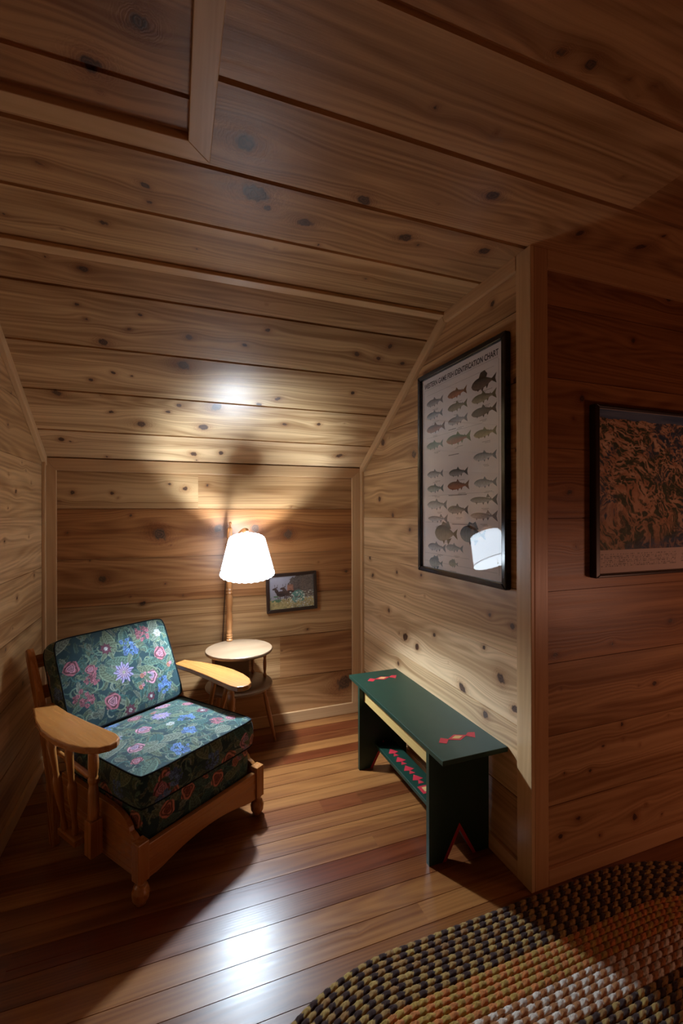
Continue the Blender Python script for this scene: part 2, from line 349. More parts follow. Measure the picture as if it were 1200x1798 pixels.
# floor strips run along x
fe = fl(-2.4, 3.2, 0.0985, 0.10)
fj = {k: list(np.random.default_rng(100 + k).uniform(-1.0, 3.5, 3)) for k in range(len(fe))}
ft = [float(np.random.default_rng(500 + k).uniform(-0.1, 1.0)) for k in range(len(fe))]
planks('floor', (0, 0, 0), (1, 0, 0), (0, 1, 0), (0, 0, 1), fe, (-0.80, 3.7), ft, [(0.35, 1.36, 0.006), (0.9, 1.62, 0.007), (0.62, 1.5, .006)], groove=0.0026, depth=0.002, du=0.05, dv=0.03, mat=FLOORM, joints=fj, pin=1.2, seed=11)
# sloped ceiling of the nook, v runs up the slope
planks('ceiling_slope', (0, YB, ZK), (1, 0, 0), (0, -CT, ST), (0, -ST, -CT), [0, 0.255, 0.563, 0.860, 1.158, SLEN], (XL - .02, XR + .02), [-0.25, -0.1, 0.05, 0.1, 0.2], KN['slope'], groove=0.012, depth=0.010, flip=True, du=0.011, dv=0.009, pin=1.5, seed=21)
# upper ceiling over the nook mouth and the room, v runs towards the room
fu = lambda y: (YBR - y) / math.cos(FA)
ey_ = [YBR, 1.705, 1.425, 1.133, 0.845, 0.555, 0.265, -0.03, -0.32, -0.61, -0.90, -1.19, -1.48, -1.77, -2.06, -2.45]
def frange(v0, v1):
    return (XL - .02, XR + .02) if v1 <= fu(1.425) + .001 else (XL - .02, 3.7)
kf = [(a, fu(b), c) for a, b, c in KN['flat']]
planks('ceiling', (0, YBR, ZBR), (1, 0, 0), (0, -math.cos(FA), math.sin(FA)), (0, -math.sin(FA), -math.cos(FA)), [fu(y) for y in ey_], frange, [0.1, 0.35, 0.45, 0.5, 0.75, .6, .3, .5], kf, groove=0.017, depth=0.014, flip=True, du=0.013, dv=0.010, joints={3: [1.505], 2: [2.6], 5: [0.3], 6: [1.9]}, pin=1, seed=22)
# back knee wall
planks('wall_back', (0, YB, 0), (1, 0, 0), (0, 0, 1), (0, -1, 0), [0, 0.322, 0.62, 0.922, 1.213, 1.525, ZK + .02], (XL - .02, XR + .02), [0.85, 0.6, 0.45, 0.95, 1.1, 0.3], KN['B'], groove=0.007, depth=0.006, du=0.012, dv=0.01, joints={5: [0.154], 1: [0.706]}, seed=23)
# right wall of the nook (boards run along y)
def ylim(v0, v1):
    if v0 < ZK: yb = YB + .02
    elif v0 < ZBR: yb = YB - (v0 - ZK) * (YB - YBR) / (ZBR - ZK) + .02
    else: yb = YBR
    return (YF - 0.0, yb)
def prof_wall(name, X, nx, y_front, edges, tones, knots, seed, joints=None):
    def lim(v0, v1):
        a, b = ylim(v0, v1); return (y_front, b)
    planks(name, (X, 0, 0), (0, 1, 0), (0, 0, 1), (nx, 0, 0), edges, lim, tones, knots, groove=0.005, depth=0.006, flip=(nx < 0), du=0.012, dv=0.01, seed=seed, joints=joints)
prof_wall('wall_right', XR, -1, YF, [0, 0.315, 0.612, 0.895, 1.179, 1.463, 1.765, 2.037, 2.331, ZC + .01], [0.5, -0.35, -0.75, -0.45, -0.2, 0.1, 0.0, 0.15, 0.3], [(a, b, c * 1.3) for a, b, c in KN['R']], 24)  # negative tones paint the lamp's bright patch beside the bench into these boards
prof_wall('wall_left', XL, 1, -2.45, [0, 0.30, 0.60, 0.89, 1.18, 1.48, 1.78, 2.07, 2.36, ZC + .12], [0.5, 0.3, 0.1, -0.15, -0.25, -.1, 0.1, 0.2, 0.3], KN['L'], 25)
# the wall that faces the room, to the right of the nook
planks('wall_front', (0, YF, 0), (1, 0, 0), (0, 0, 1), (0, -1, 0), [0, 0.305, 0.590, 0.884, 1.177, 1.473, 1.760, 2.045, 2.339, ZC + .01], (XR, 3.7), [0.6, 0.5, 0.5, 0.8, 0.9, 1.0, 1.0, 1.1, 1.1], KN['F'], groove=0.004, depth=0.005, du=0.013, dv=0.01, seed=26)
# rest of the bedroom, behind and beside the camera
planks('wall_far_right', (3.68, 0, 0), (0, 1, 0), (0, 0, 1), (-1, 0, 0), fl(0, 2.68, 0.29), (-2.45, YF + .02), [0.6, .8, .5], (), du=0.1, dv=0.1, flip=True, pin=0, seed=27)
planks('wall_behind_camera', (0, -2.43, 0), (1, 0, 0), (0, 0, 1), (0, 1, 0), fl(0, 2.68, 0.29), (XL - .02, 3.7), [0.6, .8, .5], (), du=0.1, dv=0.1, flip=True, pin=0, seed=28)

# ---- trim boards
tn = [0]
def trim(poly, off, g, tone=0.3, bev=0.0025):
    tn[0] += 1; mb = MB(); mb.prism(poly, off, g=g, tone=tone)
    return mb.build('trim_%d' % tn[0], TRIM, bevel=bev, kind='structure')
T = 0.018
# back wall frame: left, right, top, bottom
bz0, bz1 = 0.076, 1.756
y0 = YB
trim([(XL, y0, bz0), (-0.659, y0, bz0), (-0.659, y0, bz1), (XL, y0, ZK)], (0, -T, 0), (0, 0, 1), 0.35)
trim([(1.252, y0, bz0), (XR, y0, bz0), (XR, y0, ZK), (1.252, y0, bz1)], (0, -T, 0), (0, 0, 1), 0.25)
trim([(-0.659, y0, bz1), (1.252, y0, bz1), (XR, y0, ZK), (XL, y0, ZK)], (0, -T, 0), (1, 0, 0), 0.55)
def base(name, poly, off, g, tone=.4):
    mb = MB(); mb.prism(poly, off, g=g, tone=tone); return mb.build(name, TRIM, bevel=0.0025, kind='structure')
base('baseboard_back', [(XL, y0, 0), (XR, y0, 0), (XR, y0, bz0), (XL, y0, bz0)], (0, -T, 0), (1, 0, 0), 0.55)
# profile trims on the two side walls
nrm = np.array([0, -ST, -CT]); nfl = np.array([0, -math.sin(FA), -math.cos(FA)])
for X, s, yf in ((XR, -1, YF), (XL, 1, -1.2)):
    w = 0.050
    yb_in = YB - 0.048
    A = np.array([X, YB - T, ZK + T * math.tan(TH)]); Bp = np.array([X, YBR, ZBR])
    # slope piece (mitred with the upright below and the level piece above)
    in_b = np.array([X, yb_in, ZK + (YB - yb_in) * math.tan(TH) - w / CT]); in_t = Bp + nrm * w + np.array([0, -0.028, 0.017])
    in_t[2] = ZBR - w * 1.04; in_t[1] = YBR - w * (1 - ST) / CT * .9
    trim([A, Bp, in_t, in_b, (X, YB - T, in_b[2] - .02)], (s * 0.022, 0, 0), (0, -CT, ST), 0.05)
    # upright in the back corner
    trim([(X, yb_in, 0.07), (X, YB - T, 0.07), (X, YB - T, in_b[2] - .02), (X, yb_in, in_b[2])], (s * T, 0, 0), (0, 0, 1), 0.3)
    # level piece
    zf = ZBR + (YBR - yf) * math.tan(FA)
    trim([Bp, (X, yf + (0.063 if X == XR else 0), zf), (X, yf + (0.063 if X == XR else 0), zf - .062), in_t], (s * 0.02, 0, 0), (0, 1, 0), 0.3)
    # base
    base('baseboard_' + ('right' if X == XR else 'left'), [(X, yf + (0.063 if X == XR else 0), 0), (X, YB - T, 0), (X, YB - T, 0.068), (X, yf + (0.063 if X == XR else 0), 0.068)], (s * T, 0, 0), (0, 1, 0), 0.5)
# corner boards at the mouth of the nook
trim([(XR, YF - T, 0), (XR, YF + 0.063, 0), (XR, YF + 0.063, ZC + .0), (XR, YF - T, ZC + .0)], (-T, 0, 0), (0, 0, 1), 0.15)
trim([(XR, YF, 0), (1.404, YF, 0), (1.404, YF, ZC), (XR, YF, ZC)], (0, -T, 0), (0, 0, 1), 0.75)
trim([(1.404, YF, 2.476), (3.68, YF, 2.476), (3.68, YF, ZC), (1.404, YF, ZC)], (0, -T, 0), (1, 0, 0), 0.6)
base('baseboard_front', [(1.404, YF, 0), (3.68, YF, 0), (3.68, YF, 0.066), (1.404, YF, 0.066)], (0, -T, 0), (1, 0, 0), 0.7)
# batten over the break of the ceiling
bn = (nrm + nfl); bn /= np.linalg.norm(bn)
P0 = np.array([XL, YBR, ZBR]); a1 = P0 + np.array([0, CT, -ST]) * 0.030; a2 = P0 + np.array([0, -1, 0.0]) * 0.022
trim([a1, P0, a2, a2 + nfl * .016, a1 + nrm * .010], (XR - XL, 0, 0), (1, 0, 0), 0.05)
# framed panel set in the upper ceiling
def cz(y): return ZBR + (YBR - y) * math.tan(FA)
hx, hy = 0.102, 1.375; fw_ = 0.062
def cp(x, y, d=0): return (x, y, cz(y) - d)
hatch = empty('ceiling_hatch', (0, 0, 0), 0, 'square framed cedar panel set into the flat ceiling, at the top left', 'hatch')
mb = MB(); mb.prism([cp(hx - fw_, hy - fw_), cp(hx, hy), cp(hx, 0.55), cp(hx - fw_, 0.55 + fw_)], (0, 0, -0.028), g=(0, 1, 0), tone=0.1); mb.build('frame', TRIM, hatch, bevel=.002)
mb = MB(); mb.prism([cp(hx - fw_, hy - fw_), cp(hx, hy), cp(-0.66, hy), cp(-0.66 + fw_, hy - fw_)], (0, 0, -0.028), g=(1, 0, 0), tone=0.15); mb.build('frame', TRIM, hatch, bevel=.002)
mb = MB(); mb.prism([cp(-0.66, 0.55), cp(-0.66, hy), cp(-0.66 + fw_, hy - fw_), cp(-0.66 + fw_, 0.55 + fw_)], (0, 0, -0.028), g=(0, 1, 0), tone=0.15); mb.build('frame', TRIM, hatch, bevel=.002)
mb = MB(); mb.prism([cp(-0.66, 0.55), cp(hx, 0.55), cp(hx - fw_, 0.55 + fw_), cp(-0.66 + fw_, 0.55 + fw_)], (0, 0, -0.028), g=(1, 0, 0), tone=0.15); mb.build('frame', TRIM, hatch, bevel=.002)
pn = planks('panel', (0, hy - fw_, cz(hy - fw_) - .010), (1, 0, 0), (0, -math.cos(FA), math.sin(FA)), tuple(nfl), [0, 0.115, 0.40, 0.70], (-0.66 + fw_, hx - fw_), [0.8, 0.65, 0.5], [(a, hy - fw_ - b, c) for a, b, c in KN['flat'][:2]], groove=0.014, depth=0.008, flip=True, pin=2, seed=31, kind=None)
pn.parent = hatch
# ---------------------------------------------------------------- tapestry painting (albedo pattern of the woven cloth)
PX = 0.00125
BG = np.array([0.008, 0.036, 0.044])
def canvas(w, h, seed):
    n, m = int(w / PX), int(h / PX)
    y, x = np.mgrid[0:m, 0:n] * PX
    im = BG * (0.7 + 0.7 * fbm(x * 30, y * 30, seed)[..., None])
    return im
def stamp(im, cx, cy, rad, fn):
    m, n = im.shape[:2]; k = int(rad / PX) + 2; ix, iy = int(cx / PX), int(cy / PX)
    x0, x1, y0, y1 = max(0, ix - k), min(n, ix + k), max(0, iy - k), min(m, iy + k)
    if x0 >= x1 or y0 >= y1: return
    yy, xx = np.mgrid[y0:y1, x0:x1]; dx = xx * PX - cx; dy = yy * PX - cy
    a, c = fn(dx, dy); a = np.clip(a, 0, 1)[..., None]
    im[y0:y1, x0:x1] = im[y0:y1, x0:x1] * (1 - a) + c * a
def leaf(im, cx, cy, ln, wd, ang, col, rr):
    col = np.array(col)
    def f(dx, dy):
        u = (dx * math.cos(ang) + dy * math.sin(ang)) / ln; v = -dx * math.sin(ang) + dy * math.cos(ang)
        v = v + ln * 0.12 * np.sin(u * 2.6 + rr)
        prof = wd * np.clip(1 - (2 * u) ** 2, 0, 1) ** 0.8 * (1 - 0.5 * u)
        a = (np.abs(v) < prof) & (np.abs(u) < .5)
        e = np.abs(v) / (prof + 1e-6)
        vein = (np.sin((u * 16 + e * 2.2) * 2 * np.pi * .6) > .55) | (np.abs(v) < .0016)
        c = col * (0.75 + 0.5 * (1 - e))[..., None]
        c = np.where(vein[..., None], col * 0.45, c); c = np.where((e > .82)[..., None], col * 1.5, c)
        return a.astype(float), c
    stamp(im, cx, cy, ln * .62, f)
def rose(im, cx, cy, r, col, rr, petals=5, spiky=False):
    col = np.array(col)
    def f(dx, dy):
        th = np.arctan2(dy, dx); d = np.hypot(dx, dy) / r
        edge = 1 - (0.34 if spiky else 0.14) * np.abs(np.sin(th * petals / 2 + rr))
        a = d < edge
        ring = np.sin(d * 15 + 2.0 * np.sin(th * 3 + rr) + rr)
        c = col * (0.75 + 0.55 * ring)[..., None] * (0.65 + .6 * d)[..., None]
        if spiky:
            ray = np.sin(th * petals * 2 + 5 * d); c = col * (0.75 + 0.5 * ray)[..., None]
            c = np.where((d < .25)[..., None], np.array([.55, .5, .35]) * (0.6 + 0.5 * np.sin(th * 9))[..., None], c)
        c = np.where((ring < -.75)[..., None] & (not spiky), col * 0.18, c)
        return a.astype(float), np.clip(c, 0, 1)
    stamp(im, cx, cy, r, f)
def cluster(im, cx, cy, r, col, g):
    for _ in range(int(16 + r * 300)):
        a = g.uniform(0, 6.28); q = r * math.sqrt(g.uniform(0, 1))
        rose(im, cx + q * math.cos(a), cy + q * math.sin(a), g.uniform(.006, .012), np.array(col) * g.uniform(.6, 1.4), g.uniform(0, 6), 5)
def curl(im, cx, cy, r, ang, col, g):
    t = np.linspace(0, 1, 60); k = g.choice([-1, 1])
    for s in t:
        a = ang + k * s * 3.2; q = r * (1 - .5 * s)
        x = cx + q * math.cos(a); y = cy + q * math.sin(a)
        def f(dx, dy): return (np.hypot(dx, dy) < .0021 + .0018 * s).astype(float), np.array(col)
        stamp(im, x, y, .005, f)
LEAF = [(0.085, 0.15, 0.105), (0.055, 0.115, 0.09), (0.13, 0.17, 0.10), (0.03, 0.10, 0.09), (0.16, 0.19, 0.14)]
PINK = (0.50, 0.20, 0.27); ROSE = (0.34, 0.09, 0.12); PURP = (0.33, 0.26, 0.50); BLUE = (0.09, 0.19, 0.46); LILAC = (0.42, 0.27, 0.42); WHITE = (0.5, 0.52, 0.5); SALM = (0.50, 0.16, 0.10)
def tapestry(w, h, seed, flowers=None, dens=1.0, lf=None):
    g = np.random.default_rng(seed); im = canvas(w, h, seed); A = w * h
    for _ in range(int(700 * A * dens)):
        leaf(im, g.uniform(0, w), g.uniform(0, h), g.uniform(.04, .09), g.uniform(.005, .013), g.uniform(0, 6.28), np.array(LEAF[g.integers(5)]) * .75, g.uniform(0, 6))
    for _ in range(int(330 * A * dens)):
        curl(im, g.uniform(0, w), g.uniform(0, h), g.uniform(.018, .042), g.uniform(0, 6.28), np.array(LEAF[g.integers(5)]) * 1.25, g)
    for _ in range(int(85 * A * dens)):
        leaf(im, g.uniform(0, w), g.uniform(0, h), g.uniform(.09, .15), g.uniform(.020, .034), g.uniform(0, 6.28), LEAF[g.integers(5)], g.uniform(0, 6))
    if flowers is None:
        flowers = []
        for _ in range(int(70 * A)):
            flowers.append((g.uniform(0, w), g.uniform(0, h), g.uniform(.022, .036), g.choice(['rose', 'pink', 'purp', 'blue', 'salm', 'small'])))
    for x, y, r, t in flowers:
        r = r * 1.28
        for k in range(4):
            a = g.uniform(0, 6.28); leaf(im, x + 1.2 * r * math.cos(a), y + 1.2 * r * math.sin(a), .06, .012, a, LEAF[g.integers(5)], 0)
        if t == 'rose': rose(im, x, y, r, ROSE, g.uniform(0, 6)); rose(im, x, y, r * .55, PINK, g.uniform(0, 6))
        elif t == 'pink': rose(im, x, y, r, PINK, g.uniform(0, 6)); rose(im, x, y + .2 * r, r * .5, LILAC, g.uniform(0, 6))
        elif t == 'purp': rose(im, x, y, r, PURP, g.uniform(0, 6), 9, True); rose(im, x, y, r * .6, LILAC, g.uniform(0, 6), 7, True)
        elif t == 'blue': cluster(im, x, y, r, BLUE, g)
        elif t == 'mauve': cluster(im, x, y, r, ROSE, g)
        elif t == 'salm': rose(im, x, y, r, SALM, g.uniform(0, 6)); rose(im, x, y, r * .5, (.3, .07, .05), 1)
        elif t == 'daisy': rose(im, x, y, r, (.16, .03, .06), 0, 8, True); rose(im, x, y, r * .38, WHITE, 0, 6, True)
        elif t == 'white': rose(im, x, y, r, WHITE, 0, 6, True)
        else: rose(im, x, y, r * .6, SALM, g.uniform(0, 6)); rose(im, x + r * .7, y + r * .3, r * .45, PINK, 0)
    im = im * .84; grey = im.mean(-1, keepdims=True); im = grey + (im - grey) * .88
    return np.clip(im, 0, 1)
def sample(im, u, v):
    m, n = im.shape[:2]
    x = np.clip(u / PX, 0, n - 1.001); y = np.clip(v / PX, 0, m - 1.001)
    return im[y.astype(int), x.astype(int)]
# cushions: local frame centre, w along x, d along y, h along z
def cushion(w, d, h, crown, im_top, im_side, step=0.0028, puff=0.010, kx=.035, bottom=True, side_v0=0.0, im_back=None):
    mb = MB(); nu = int(w / step); nv = int(d / step)
    a = np.linspace(-1, 1, nu); b = np.linspace(-1, 1, nv); A, B = np.meshgrid(a, b, indexing='ij')
    def xy(A, B): return A * w / 2 * (1 - kx * B ** 10), B * d / 2 * (1 - kx * A ** 10)
    X, Y = xy(A, B); Cr = crown * (1 - np.abs(A) ** 3.5) * (1 - np.abs(B) ** 3.5)
    Z = h / 2 + Cr + 0.004 * (fbm(A * 3, B * 3, 5) - .5)
    mb.grid(np.stack([X, Y, Z], -1), col=sample(im_top, (A + 1) / 2 * w, (B + 1) / 2 * d).reshape(-1, 3))
    if bottom:
        ib = im_back if im_back is not None else im_side
        A2, B2 = A[::4, ::4], B[::4, ::4]; A2[-1] = 1; B2[:, -1] = 1
        X2, Y2 = xy(A2, B2)
        mb.grid(np.stack([X2, Y2, -h / 2 - crown * .6 * (1 - np.abs(A2) ** 3.5) * (1 - np.abs(B2) ** 3.5)], -1), flip=True, col=sample(ib, (A2 + 1) / 2 * w, (B2 + 1) / 2 * ib.shape[0] * PX * .98).reshape(-1, 3))
    t = np.linspace(-1, 1, nu); t2 = np.linspace(-1, 1, nv)
    per = [(t, -np.ones(nu)), (np.ones(nv), t2), (-t, np.ones(nu)), (-np.ones(nv), -t2)]
    pa = np.concatenate([p[0][:-1] for p in per]); pb = np.concatenate([p[1][:-1] for p in per])
    X, Y = xy(pa, pb); cxy = np.stack([X, Y], -1); nn = cxy - np.roll(cxy, 1, 0); L = np.concatenate([[0], np.cumsum(np.linalg.norm(nn[1:], axis=1))])
    tang = np.roll(cxy, -1, 0) - np.roll(cxy, 1, 0); tang /= np.linalg.norm(tang, axis=1)[:, None] + 1e-9; out = np.stack([tang[:, 1], -tang[:, 0]], -1)
    nz = max(4, int(h / step)); z = np.linspace(-h / 2, h / 2, nz); bul = puff * (1 - (2 * z / h) ** 2)
    P = np.zeros((len(pa), nz, 3)); P[..., :2] = cxy[:, None, :] + out[:, None, :] * bul[None, :, None]; P[..., 2] = z
    W_ = im_side.shape[1] * PX
    uu = np.abs(((L[:, None] + 0 * z) / W_ + 1) % 2 - 1) * W_
    mb.grid(P, closeu=True, col=sample(im_side, uu, side_v0 + (z + h / 2)[None, :] + 0 * L[:, None]).reshape(-1, 3))
    loops = [np.column_stack([cxy, np.full(len(cxy), s * h / 2)]) for s in (1, -1)]
    return mb, loops
def welt(loop, r=0.0035):
    mb = MB(); L = loop[::3]; L = np.vstack([L, L[:1], L[1:2]]); mb.tube(L, r, n=8, cap=False); return mb

# ---------------------------------------------------------------- armchair (local: x across, y to the back, origin mid front at the floor)
CH = empty('armchair', (0.141, 2.062, 0), math.atan2(0.579, 0.815), 'honey maple armchair with floral tapestry cushions, paddle arms and ball feet', 'armchair')
def bld(mb, name, mat, bevel=0.0, smooth=False, auto=None, parent=None): return mb.build(name, mat, parent or CH, smooth=smooth, bevel=bevel, auto=auto)
w = 0.334
# front rail with arched lower edge
top = [(x, 0.218) for x in (-0.29, 0.29)]
low = [(0.29, 0.088), (0.25, 0.088), (0.22, 0.094)] + [(x, 0.094 + 0.032 * (1 - (x / .22) ** 2)) for x in np.linspace(.2, -.2, 13)] + [(-0.22, 0.094), (-0.25, 0.088), (-0.29, 0.088)]
mb = MB(); mb.prism([(x, 0.0, z) for x, z in top + low], (0, 0.024, 0), g=(1, 0, 0), tone=.3); bld(mb, 'front_rail', MAPLE, 0.003)
mb = MB(); mb.box((-.30, .60, .13), (.30, .622, .25), g=(1, 0, 0), tone=.6); bld(mb, 'rear_rail', MAPLE, .003)
for s in (-1, 1):
    x0 = s * 0.312
    mb = MB(); mb.box((x0 - .024, -0.010, 0.092), (x0 + .024, 0.036, 0.242), g=(0, 0, 1), tone=.3)
    bld(mb, 'front_post', MAPLE, .003)
    mb = MB(); mb.turned((x0, .013, 0), (x0, .013, .094), [(0, .012), (.06, .021), (.30, .031), (.52, .033), (.75, .026), (.84, .015), (.90, .014), (.94, .021), (1, .022)], n=24, tone=.4)
    bld(mb, 'ball_foot', MAPLE, smooth=True)
    # side board with scroll cut
    pr = [(0.0, .225), (0.03, .226), (.035, .243), (.05, .252), (.07, .256), (.078, .272), (.10, .292), (.14, .306), (.20, .314), (.62, .314), (.66, .09), (.45, .085), (.40, .082), (.30, .092), (.10, .096), (0.03, .098)]
    mb = MB(); mb.prism([(s * .322, y, z) for y, z in pr[1:]], (-s * .022, 0, 0), g=(0, 1, 0), tone=.35); bld(mb, 'side_board', MAPLE, .002)
    # rear leg continuing into the raked back post
    pts = [(.63, 0.0), (.635, .12), (.65, .28), (.69, .42), (.735, .53), (.80, .66), (.868, .80), (.885, .838)]
    wd = [.022, .026, .031, .032, .029, .027, .022, .012]
    P = np.array(pts); Tn = np.gradient(P, axis=0); Tn /= np.linalg.norm(Tn, axis=1)[:, None]; Nn_ = np.stack([Tn[:, 1], -Tn[:, 0]], -1)
    a = P + Nn_ * np.array(wd)[:, None]; b = P - Nn_ * np.array(wd)[:, None]
    poly = [(s * .365, y, z) for y, z in a] + [(s * .365, y, z) for y, z in b[::-1]]
    mb = MB(); mb.prism(poly, (-s * .030, 0, 0), g=(0, .3, 1), tone=.5); bld(mb, 'back_post', MAPLE, .004)
    # arm paddle
    out = [(.325, .70), (.330, .55), (.322, .40), (.308, .25), (.304, .195), (.312, .155), (.335, .135), (.368, .130), (.402, .145), (.436, .19), (.462, .265), (.474, .36), (.470, .47), (.450, .57), (.420, .66), (.405, .71)]
    mb = MB(); mb.prism([(s * x, y, .572 + .03 * (y - .13)) for x, y in out], (0, 0, .027), g=(0, 1, 0), tone=.1); bld(mb, 'arm', MAPLE, .005)
    # block and turned post in front
    mb = MB(); mb.box((s * .364 - .024, .235, .120), (s * .364 + .024, .285, .262), g=(0, 0, 1), tone=.35)
    zt = .574
    mb.turned((s * .364, .26, .258), (s * .364, .26, zt), [(0, .016), (.03, .021), (.10, .022), (.34, .0205), (.46, .016), (.50, .0205), (.53, .0205), (.56, .017), (.70, .021), (.84, .0195), (.90, .0145), (.93, .019), (.96, .0195), (1, .014)], n=22, tone=.35)
    bld(mb, 'arm_post', MAPLE, .0015, smooth=True, auto=.6)
    for top_, bot in (((s * .425, .335, .577), (s * .352, .43, .125)), ((s * .440, .465, .58), (s * .360, .505, .115))):
        mb = MB(); mb.turned(bot, top_, [(0, .010), (.04, .013), (.10, .012), (.18, .010), (.45, .019), (.52, .019), (.60, .012), (.64, .012), (.75, .014), (.90, .0165), (.95, .012), (1, .012)], n=16, tone=.35)
        bld(mb, 'arm_spindle', MAPLE, smooth=True)
    mb = MB(); mb.box((s * .349 - .028, .39, .093), (s * .349 + .028, .54, .122), g=(0, 1, 0), tone=.4); bld(mb, 'spindle_foot_rail', MAPLE, .004)
    mb = MB(); mb.turned((s * .345, .265, .400), (s * .345, .655, .425), [(0, .011), (.3, .013), (.55, .012), (.62, .016), (.70, .010), (1, .011)], n=14, tone=.1); bld(mb, 'seat_side_rod', MAPLE, smooth=True)
# ladder slats of the back
for (y, z) in ((.865, .775), (.802, .64), (.735, .50)):
    mb = MB(); n = 14; xs = np.linspace(-.345, .345, n); cv = .012 * np.cos(xs / .345 * 1.57)
    P = np.zeros((n, 4, 3)); dy, dz = .455, .89
    for i, (a, b) in enumerate(((-.03, -.008), (.03, -.008), (.03, .008), (-.03, .008))):
        P[:, i] = np.stack([xs, y + a * dy + cv + b * dz, z + a * dz - b * dy + 0 * xs], -1)
    mb.grid(P, closev=True, wc=mb.grain(P.reshape(-1, 3), (1, 0, 0), 3), tone=.5)
    mb.add(np.vstack([P[0], P[-1]]), [(0, 1, 2, 3), (7, 6, 5, 4)], wc=mb.grain(np.vstack([P[0], P[-1]]), (0, 1, 0), 3))
    bld(mb, 'back_slat', MAPLE)
im_a = tapestry(1.25, .30, 91); im_b = tapestry(1.25, .20, 92, [(x, .08 + .05 * ((i * 7) % 3) / 2, .03, t) for i, (x, t) in enumerate([(.10, 'salm'), (.20, 'salm'), (.30, 'small'), (.36, 'salm'), (.47, 'small'), (.55, 'salm'), (.66, 'rose'), (.8, 'salm'), (.95, 'pink'), (1.1, 'salm')])])
seat_fl = [(.11, .21, .030, 'pink'), (.06, .12, .020, 'rose'), (.22, .33, .030, 'pink'), (.36, .40, .042, 'purp'), (.41, .27, .032, 'blue'), (.34, .15, .026, 'blue'), (.52, .28, .030, 'daisy'), (.28, .50, .030, 'rose'), (.45, .52, .032, 'pink'), (.16, .52, .034, 'blue'), (.22, .05, .030, 'blue'), (.10, .37, .030, 'purp'), (.54, .43, .024, 'rose'), (.33, .28, .020, 'white'), (.48, .12, .026, 'mauve'), (.55, .10, .022, 'rose'), (.36, .47, .018, 'small')]
im_s = tapestry(.62, .60, 93, seat_fl)
mb, loops = cushion(.61, .58, .125, .022, im_s, im_a, side_v0=.02)
def place(o, loc, rx=0.0, rz=0.0, ry=0.0): o.location = loc; o.rotation_euler = (rx, ry, rz); return o
sc_ = place(bld(mb, 'seat_cushion', FABRIC, smooth=True, auto=1.0), (0, .314, .399), math.radians(-1.6))
for L_ in loops: bld(welt(L_), 'piping', PIPING, smooth=True, parent=sc_)
mb, loops = cushion(.575, .55, .135, .0, im_s, im_b, step=.003, puff=.004)
place(bld(mb, 'spring_base', FABRIC, smooth=True, auto=1.0), (0, .315, .268), 0)
back_fl = [(.075, .15, .036, 'mauve'), (.13, .235, .030, 'mauve'), (.20, .09, .034, 'rose'), (.285, .21, .044, 'purp'), (.35, .335, .040, 'blue'), (.225, .35, .026, 'daisy'), (.425, .145, .030, 'pink'), (.355, .11, .017, 'small'), (.375, .165, .018, 'small'), (.51, .255, .032, 'rose'), (.545, .18, .018, 'small'), (.485, .085, .034, 'blue'), (.44, .385, .032, 'mauve'), (.13, .27, .02, 'rose'), (.28, .02, .026, 'daisy'), (.53, .37, .022, 'white'), (.40, .05, .02, 'daisy'), (.05, .3, .03, 'rose')]
im_k = tapestry(.60, .46, 94, back_fl)
mb, loops = cushion(.595, .452, .125, .024, im_k, im_a, kx=.045, im_back=im_a)
# stands on the seat, leaning on the slats: local +z of the cushion becomes the front face
bk = bld(mb, 'back_cushion', FABRIC, smooth=True, auto=1.0)
lean = math.radians(64)
place(bk, (0, .728, .652), lean)
for L_ in loops: bld(welt(L_), 'piping', PIPING, smooth=True, parent=bk)

# ---------------------------------------------------------------- round side table with two shelves
TB = empty('side_table', (0.386, 2.886, 0), 0, 'small round two-tier wooden side table under the lamp', 'side table')
def disc(z, r, th, name, tone):
    mb = MB(); n = 64; prof = [(0, z), (r - .006, z), (r, z + .005), (r + .001, z + th * .5), (r - .002, z + th - .003), (r - .008, z + th), (0, z + th)]
    a = np.linspace(0, 2 * np.pi, n, endpoint=False)
    P = np.array([[(q * math.cos(t), q * math.sin(t), zz) for t in a] for q, zz in prof])
    P[0, :, :2] = P[1, :, :2] * .01; P[-1, :, :2] = P[-2, :, :2] * .01
    mb.grid(P, closev=True, flip=True, wc=mb.grain(P.reshape(-1, 3), (1, .2, 0), tone * 9), tone=tone)
    return mb.build(name, TABLEW, TB, smooth=True, auto=.7)
disc(.626, .206, .022, 'table_top', .05)
disc(.411, .206, .020, 'lower_shelf', .5)
for k, ang in enumerate((12, 52, 150, 200, 262, 322)):
    if ang in (262, 322): continue
    a = math.radians(ang); x, y = .172 * math.cos(a), .172 * math.sin(a)
    mb = MB(); mb.turned((x, y, .430), (x, y, .628), [(0, .009), (.08, .012), (.16, .007), (.3, .0105), (.5, .011), (.62, .008), (.68, .0115), (.74, .0075), (.9, .0105), (1, .009)], n=14, tone=.8)
    mb.build('spindle', LAMPW, TB, smooth=True)
for ang in (10, 130, 250):
    a = math.radians(ang); c, s = math.cos(a), math.sin(a)
    mb = MB(); mb.turned((.240 * c, .240 * s, 0), (.15 * c, .15 * s, .414), [(0, .008), (.03, .009), (.07, .0075), (.12, .011), (.45, .0145), (.70, .0135), (.78, .010), (.81, .0145), (.85, .010), (1, .0145)], n=16, tone=.5)
    mb.build('leg', LAMPW, TB, smooth=True)
# book-rack panel between the tiers at the back left
mb = MB(); mb.box((-.150, -.012, .430), (.06, .000, .600), g=(1, 0, 0), tone=.9); mb.build('divider', TABLEW, TB, bevel=.003)

